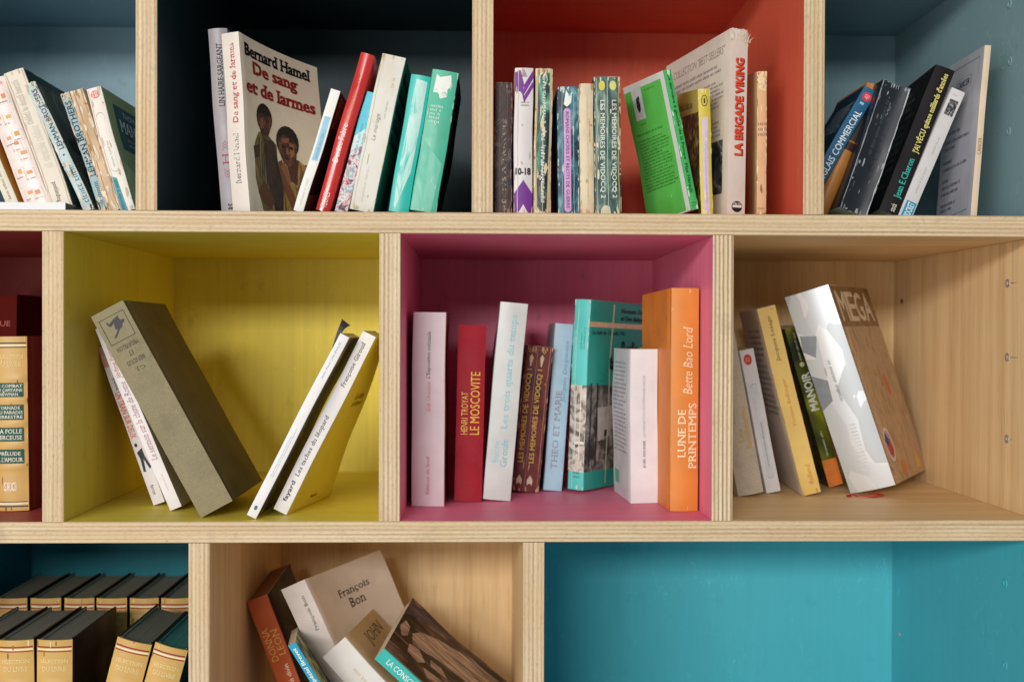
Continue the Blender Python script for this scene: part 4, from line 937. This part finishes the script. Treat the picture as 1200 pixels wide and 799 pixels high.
b.text('spine', 'THEO ET MARIE', .3, .13, .62, .6, 'up', (150, 132, 148), -.006, True); b.text('spine', 'Jacques Duquesne', .6, .53, .86, .9, 'up', (110, 156, 184), -.004, True, .12)
TQ = cover((68, 196, 184), .25, .35, .1)
b = Book('paperback_book', 'large turquoise book with a black and white street photograph on its creased cover', ((674.5, 350.2), (691.6, 351.4), (664, 575.7), (683.2, 577)), yb=577.4, floor=Z2, d=.15, yaw=37, bulge=.0014, rag=.0008, mats=[cover((96, 206, 198), .3, .35), cover((48, 166, 152), .12, .35), TQ])
PH = blotch([(.36, (52, 50, 48)), (.48, (104, 100, 94)), (.58, (160, 154, 144)), (.7, (200, 194, 182))], 45, (1, 1, 1), seed=11)
b.rect('spine', 0, .095, 1, .55, mat=blotch([(.36, (70, 66, 60)), (.46, (140, 132, 120)), (.54, (206, 198, 184)), (.7, (226, 218, 204))], 50, seed=2)); b.rect('front', 0, .095, .985, .55, mat=PH)
b.rect('front', 0, .858, .985, .885, (230, 206, 168))
b.text('front', 'Hermann Zolling', .5, .935, .98, .965, 'h', (20, 40, 44), .02, True); b.text('front', 'et Uwe Bahnsen', .5, .9, .95, .925, 'h', (20, 40, 44), .02, True)
b.text('front', 'La nuit du 13 août 1961', .05, .82, .6, .842, 'h', (18, 50, 52), .015); b.text('front', 'Berlin', .55, .705, .84, .785, 'h', (16, 30, 34), .03); b.text('front', 'la', .37, .63, .48, .705, 'h', (14, 34, 40), .04)
b.poly('front', [(.335, .02), (.35, .02), (.39, .985), (.365, .985)], (206, 212, 180), lift=.0004)
for u in (.06, .16): b.rect('front', u, .12, u+.022, .56, (52, 50, 50), lift=.0003)
b.poly('front', [(.2, .25), (.4, .28), (.44, .44), (.18, .43)], (196, 190, 178), lift=.0003); b.poly('front', [(.3, .27), (.36, .28), (.36, .31), (.3, .31)], (60, 56, 54), lift=.00036)
b.poly('front', [(.46, .16), (.98, .14), (.98, .4), (.7, .46), (.46, .44)], (66, 70, 74), lift=.0003)
for u in (.36, .66): b.rect('spine', u, .16, u+.05, .5, (230, 226, 214), lift=.0003)
b.rect('spine', .4, .24, .95, .255, (226, 222, 210), lift=.00034); b.small('spine', .35, .06, .75, .1, 2, 'h', (20, 90, 86)); b.small('spine', .5, .74, .85, .88, 2, 'up', (30, 100, 100)); b.small('spine', .1, .58, .3, .95, 1, 'up', (190, 224, 214))
scuffs(b, 22, (214, 230, 220), 28); crease(b, .3, (190, 226, 216), seed=16)
b = Book('paperback_book', 'short white novel with small grey capitals, in front of the large turquoise book', ((738.2, 408.9), (771.2, 409.2), (736.3, 589.4), (774, 589.3)), yb=590, floor=Z2, d=.1, bulge=.0004, yaw=-4, mats=[cover((228, 226, 228), .06, .35), cover((50, 32, 28), .3), cover((214, 216, 218), .06, .35)])
b.text('spine', 'JOËL DICKER', .44, .23, .56, .41, 'up', (60, 56, 58), .004, True); b.text('spine', 'LA DISPARITION DE STEPHANIE MAILER', .46, .43, .54, .83, 'up', (150, 146, 150), -.006)
b.small('back', .1, .3, .8, .92, 22, 'h', (120, 130, 140), ragged=.2); b.rect('back', .1, .08, .34, .17, (110, 180, 150))
OR = cover((216, 128, 46), .15, .5, .1, edge=(236, 190, 130)); OR2 = cover((222, 140, 62), .15, .5, .08, edge=(238, 196, 140))
b = Book('hardcover_book', 'tall orange hardback with cream lettering, rightmost in the pink cell', ((787, 337.9), (819.7, 337.4), (785.6, 597), (817, 598.2)), yb=599, floor=Z2, d=.13, hard=True, bulge=.0026, far=(753.4, 345.8), mats=[OR2, OR, OR], wobble=.0005)
b.text('spine', 'LUNE DE', .24, .24, .52, .455, 'up', (248, 226, 186), .008, True); b.text('spine', 'PRINTEMPS', .62, .19, .92, .485, 'up', (248, 226, 186), .008, True); b.text('spine', 'Bette Bao Lord', .42, .525, .76, .83, 'up', (246, 222, 184), -.004, True, .25)

scuffs(b, 18, (240, 200, 150), 41, big=.6); scuffs(b, 10, (190, 110, 44), 42, face='back', big=.8)
# ================================================================== plain plywood cell
b = Book('hardcover_book', 'grey cloth book with golden lettering, half hidden by the upright panel', ((829, 386), (859, 381), (865, 581.5), (895.2, 579.2)), yb=582, floor=Z2, d=.12, hard=True, bulge=.0024, mats=cover((176, 166, 150), .15, .7, weave=True), wobble=0)
b.text('spine', 'Barcelonnettes', .66, .27, .88, .52, 'up', (206, 168, 62), .004, True); b.text('spine', 'Les', .4, .31, .6, .39, 'up', (206, 168, 62), .004, True); b.text('spine', 'MAURICE', .12, .43, .26, .56, 'up', (186, 160, 90), 0); b.text('spine', 'PONS', .28, .43, .4, .54, 'up', (186, 160, 90), 0)
b = Book('paperback_book', 'slim white pocket book with a red oval logo on the spine, plain wood cell', ((866, 410.8), (883, 408.3), (897, 577.4), (916.2, 574.4)), yb=578.4, floor=Z2, d=.11, bulge=.0006, mats=cover((226, 220, 220), .1, .4))
b.oval('spine', .46, .93, .28, .038, (206, 70, 56)); b.small('spine', .3, .915, .62, .945, 2, 'h', (240, 200, 190), lift=.0004); b.outline('spine', b.pill('spine', .25, .1, .75, .76), (150, 166, 176), .0006); b.poly('spine', b.pill('spine', .29, .11, .71, .75), (208, 212, 214)); b.small('spine', .42, .18, .6, .68, 1, 'up', (110, 120, 132), lift=.0004)
b = Book('paperback_book', 'pale yellow book with brown and rust lettering beside the green thriller', ((886.8, 363), (907.8, 356.5), (937.5, 581), (965.6, 575.2)), yb=581.6, floor=Z2, d=.125, bulge=.0006, mats=[cover((224, 190, 108), .2, .45, .09, stain=.2), cover((226, 206, 150), .2), cover((214, 200, 186), .15, .45)], far=(865, 366))
b.text('spine', 'Jacques Lesage', .4, .71, .64, .95, 'up', (96, 72, 40), 0, True, .12); b.text('spine', 'Yvonne Bellenger', .4, .36, .64, .62, 'up', (206, 132, 64), 0, True, .12); b.text('spine', 'Balland', .5, .05, .72, .16, 'up', (212, 130, 70), 0, True, .2)
b.small('back', .3, .42, .92, .9, 15, 'h', (110, 96, 92), ragged=.2)
LIME = blotch([(.38, (40, 44, 22)), (.5, (88, 92, 26)), (.62, (146, 146, 34))], 14, (1, 1, .7), detail=1, rough=.35, seed=6)
scuffs(b, 14, (196, 150, 80), 29)
b = Book('paperback_book', 'dark green and lime thriller with a white title and an orange strip at the foot', ((919.2, 384.8), (935.9, 381.3), (963.9, 571), (994.2, 563)), yb=571.4, floor=Z2, d=.115, bulge=.0006, mats=[LIME, cover((46, 50, 28), .2, .3), cover((46, 50, 28), .2, .3)])
b.rect('spine', 0, .0, 1, .165, (228, 128, 52)); b.text('spine', 'MANOIR', .24, .475, .8, .71, 'up', (226, 230, 214), .03); b.oval('spine', .5, .765, .16, .015, (206, 214, 160)); b.small('spine', .38, .79, .62, .96, 1, 'up', (214, 220, 180), weight=.24); b.small('spine', .36, .19, .6, .38, 1, 'up', (214, 220, 180), weight=.24)
SILV = NT('silver_foil'); SILV.b.inputs['Metallic'].default_value = .4
fx = SILV.t.nodes.new('ShaderNodeTexVoronoi'); fx.inputs['Scale'].default_value = 21; fx.distance = 'MANHATTAN'
mpv = SILV.n('ShaderNodeMapping'); mpv.inputs['Scale'].default_value = (1.6, 1, .7); mpv.inputs['Rotation'].default_value = (0, .6, 0); SILV.l(SILV.tc.outputs['Object'], mpv.inputs[0]); SILV.l(mpv.outputs[0], fx.inputs['Vector'])
sx = SILV.n('ShaderNodeSeparateColor'); SILV.l(fx.outputs['Color'], sx.inputs[0])
SILV.bump(SILV.noise(16, (1, 1, .4), 2, .5), .3, .006)
SILV = SILV.done(SILV.ramp(sx.outputs[0], [(.14, lin((200, 206, 210))), (.2, lin((218, 226, 232))), (.6, lin((232, 238, 242))), (.9, lin((248, 250, 250)))]), .34, .7)
MEGA = blotch([(.34, (136, 108, 84)), (.45, (170, 140, 106)), (.54, (190, 160, 124)), (.6, (160, 134, 128)), (.66, (204, 168, 104)), (.74, (204, 120, 86))], 95, (1, 1, .3), seed=5, rough=.3)
b = Book('hardcover_book', 'large silver spined book with a brown picture cover and a red ribbon', ((923.2, 346.3), (966.2, 335.6), (1002.3, 574), (1044.5, 576)), yb=580.5, floor=Z2, d=.165, far=(1016, 353), skf=True, bulge=.0035, hard=True, mats=[SILV, MEGA, cover((150, 150, 150), .1)], wobble=0)
b.rect('front', 0, .79, .99, .995, mat=blotch([(.4, (124, 96, 68)), (.6, (152, 120, 86))], 60))
for k, (tx, u) in enumerate((('M', .08), ('E', .3), ('G', .5), ('A', .72))):
    b.text('front', tx, u, .82, u+.19, .965, 'h', (216, 200, 172), .02, lift=.0004); 
b.oval('front', .18, .19, .105, .085, (222, 206, 206), n=24); b.oval('front', .18, .19, .085, .07, (176, 160, 170), n=24, lift=.00024); b.poly('front', [(.12, .2), (.22, .22), (.25, .16), (.2, .125), (.14, .14)], (186, 66, 44), lift=.0003); b.poly('front', [(.1, .21), (.16, .25), (.2, .21), (.15, .18)], (60, 66, 130), lift=.00034)
for pts, c in (([(.6, .52), (.66, .54), (.7, .44), (.63, .42)], (200, 106, 78)), ([(.3, .03), (.44, .04), (.4, .1), (.32, .09)], (206, 124, 76)), ([(.7, .03), (.86, .03), (.8, .12)], (206, 172, 92))): b.poly('front', pts, c)
b.small('spine', .4, .1, .62, .4, 1, 'up', (206, 210, 212), fill=.9); b.small('spine', .42, .45, .55, .66, 1, 'up', (120, 124, 130)); b.poly('spine', [(.0, .42), (.3, .46), (.34, .56), (.0, .6)], (132, 136, 142)); b.poly('spine', [(.0, .72), (.25, .68), (.42, .78), (.05, .8)], (140, 144, 150))
mega = b
# ribbon marker trailing from the foot of the book
p0 = at(1016, 581, .13); zf = Z2+.0011
pts = [(at(px, py, Y_).x, Y_) for px, py, Y_ in ((1018, 577, .18), (1030, 578, .172), (1034, 582, .16), (1022, 585, .152), (1008, 583, .156), (1000, 579, .166), (993, 581, .16), (998, 584, .153))]
def tube(path, r, n=6):
    V, F = [], []
    for i, p in enumerate(path):
        p = Vector(p); tg = (Vector(path[min(i+1, len(path)-1)])-Vector(path[max(i-1, 0)])).normalized()
        s_ = tg.cross(Vector((0, 0, 1))).normalized(); u_ = s_.cross(tg)
        for q in range(n): V.append(p+s_*(2.0*r*math.cos(2*math.pi*q/n))+u_*(r*.8*math.sin(2*math.pi*q/n)))
    for i in range(len(path)-1):
        for q in range(n): F.append((i*n+q, i*n+(q+1) % n, (i+1)*n+(q+1) % n, (i+1)*n+q))
    return V, F
path = []
for i in range(len(pts)-1):
    for k in range(4):
        f = k/4; path.append(((pts[i][0]*(1-f)+pts[i+1][0]*f), pts[i][1]*(1-f)+pts[i+1][1]*f, zf+.0012*abs(math.sin(i*2+f*3))))
inv = mega.root.matrix_world.inverted()
V, F = tube(path, .0011); mesh_obj('ribbon_marker', [inv @ Vector(v) for v in V], F, ink((196, 44, 40), .6), None, mega.root, True)

# ================================================================== lower plywood cell (books sprawling left)
b = Book('paperback_book', 'orange crime novel with gold lettering, leftmost in the lower plain wood cell', ((289, 704.7), (314, 695.3), (322.8, 799), (353.6, 799)), Y=.17, floor=ZF, d=.125, far=(341, 659), bulge=.0008, mats=[cover((186, 86, 40), .2, .4, .12), cover((44, 30, 40), .2, .35), cover((150, 70, 40), .2)], pg=(150, 104, 66))
b.text('spine', 'DONNA', .16, .62, .46, .82, 'up', (226, 176, 92), -.012, True); b.text('spine', 'LEON', .56, .64, .86, .8, 'up', (226, 176, 92), -.012, True); b.text('spine', 'Péché divin', .56, .4, .76, .585, 'up', (236, 220, 200), .004)
b = Book('paperback_book', 'small blue and yellow exam revision guide wedged between the orange novel and the cream one', ((337.7, 756.5), (346, 751.6), (369, 810), (380, 805)), Y=.075, floor=ZF, d=.1, bulge=.0003, mats=[cover((44, 166, 196), .1, .35), blotch([(.4, (40, 60, 66)), (.5, (90, 120, 110)), (.58, (200, 190, 70)), (.7, (206, 206, 196))], 40, seed=3), cover((206, 190, 210), .1)], far=(350, 733))
b.text('spine', 'Spécial Brevet', .22, .72, .8, .97, 'up', (238, 242, 240), .02, False, .12); b.rect('spine', 0, .0, 1, .69, (222, 206, 60))
b = Book('paperback_book', 'cream novel with a curling cover that bears a black name in two lines', ((329, 692), (355.8, 678), (371, 778), (397.8, 768)), Y=.15, floor=ZF, d=.17, far=(444, 649.5), curl=14, bulge=.0006, mats=[cover((226, 214, 206), .08, .45), cover((242, 230, 218), .05, .45), cover((220, 208, 196), .08)])
b.text('spine', 'François Bon', .58, .74, .74, .93, 'up', (96, 88, 84), 0, True); b.text('front', 'François', .36, .82, .76, .875, 'h', (40, 34, 34), .0, True); b.text('front', 'Bon', .46, .755, .66, .81, 'h', (40, 34, 34), .0, True)
b = Book('paperback_book', 'white book with a tan cover lettered in capitals, slumped on the cream novel', ((377, 771), (404.5, 745.3), (424, 823), (454, 797)), Y=.125, floor=ZF, d=.14, far=(437.4, 712.4), bulge=.0004, mats=[cover((230, 226, 220), .06, .45), cover((222, 196, 152), .08, .5), cover((220, 210, 196), .08)])
b.text('front', 'JOHN', .36, .82, .86, .93, 'h', (110, 86, 44), -.006, True); b.text('front', 'GRAY', .36, .66, .86, .77, 'h', (120, 96, 60), -.006, True); b.small('spine', .42, .7, .62, .93, 1, 'up', (206, 190, 160))
HAIR = blotch([(.38, (30, 22, 20)), (.5, (58, 42, 36)), (.58, (110, 84, 72)), (.68, (168, 136, 118))], 24, (1.6, 2.6, .55), seed=8, rough=.35, dist=.8)
b = Book('paperback_book', 'book with a turquoise spine and a dark brown photographic cover', ((437.4, 772.3), (450.7, 759.8), (482, 811), (495, 798.5)), Y=.11, floor=ZF, d=.145, far=(482.9, 700.5), bulge=.0003, mats=[cover((66, 190, 182), .08, .35), HAIR, cover((200, 196, 190), .08)])
b.text('spine', 'LA CONSCIENCE', .32, .68, .72, .94, 'down', (226, 240, 236), .012); FEA = blotch([(.36, (84, 62, 52)), (.48, (170, 140, 122)), (.62, (214, 190, 172))], 70, (2.6, 2.6, .28), rough=.35)
b.poly('front', [(.36, .87), (.5, .9), (.62, .86), (.76, .74), (.9, .5), (.84, .3), (.56, .32), (.5, .5), (.48, .68)], mat=FEA)
b.poly('front', [(.34, .95), (.46, .985), (.6, .97), (.56, .93), (.42, .92)], mat=FEA); b.poly('front', [(.22, .88), (.34, .89), (.38, .82), (.28, .76), (.2, .8)], mat=FEA); b.poly('front', [(.3, .72), (.38, .74), (.4, .66), (.32, .6)], mat=FEA); b.poly('front', [(.12, .72), (.2, .76), (.24, .64), (.16, .56)], mat=FEA)
b.poly('front', [(.7, .99), (.9, .99), (.98, .9), (.97, .6), (.86, .8), (.76, .92)], mat=blotch([(.4, (48, 38, 50)), (.58, (104, 88, 104)), (.7, (150, 134, 146))], 50, (2.4, 2.4, .3), rough=.35))
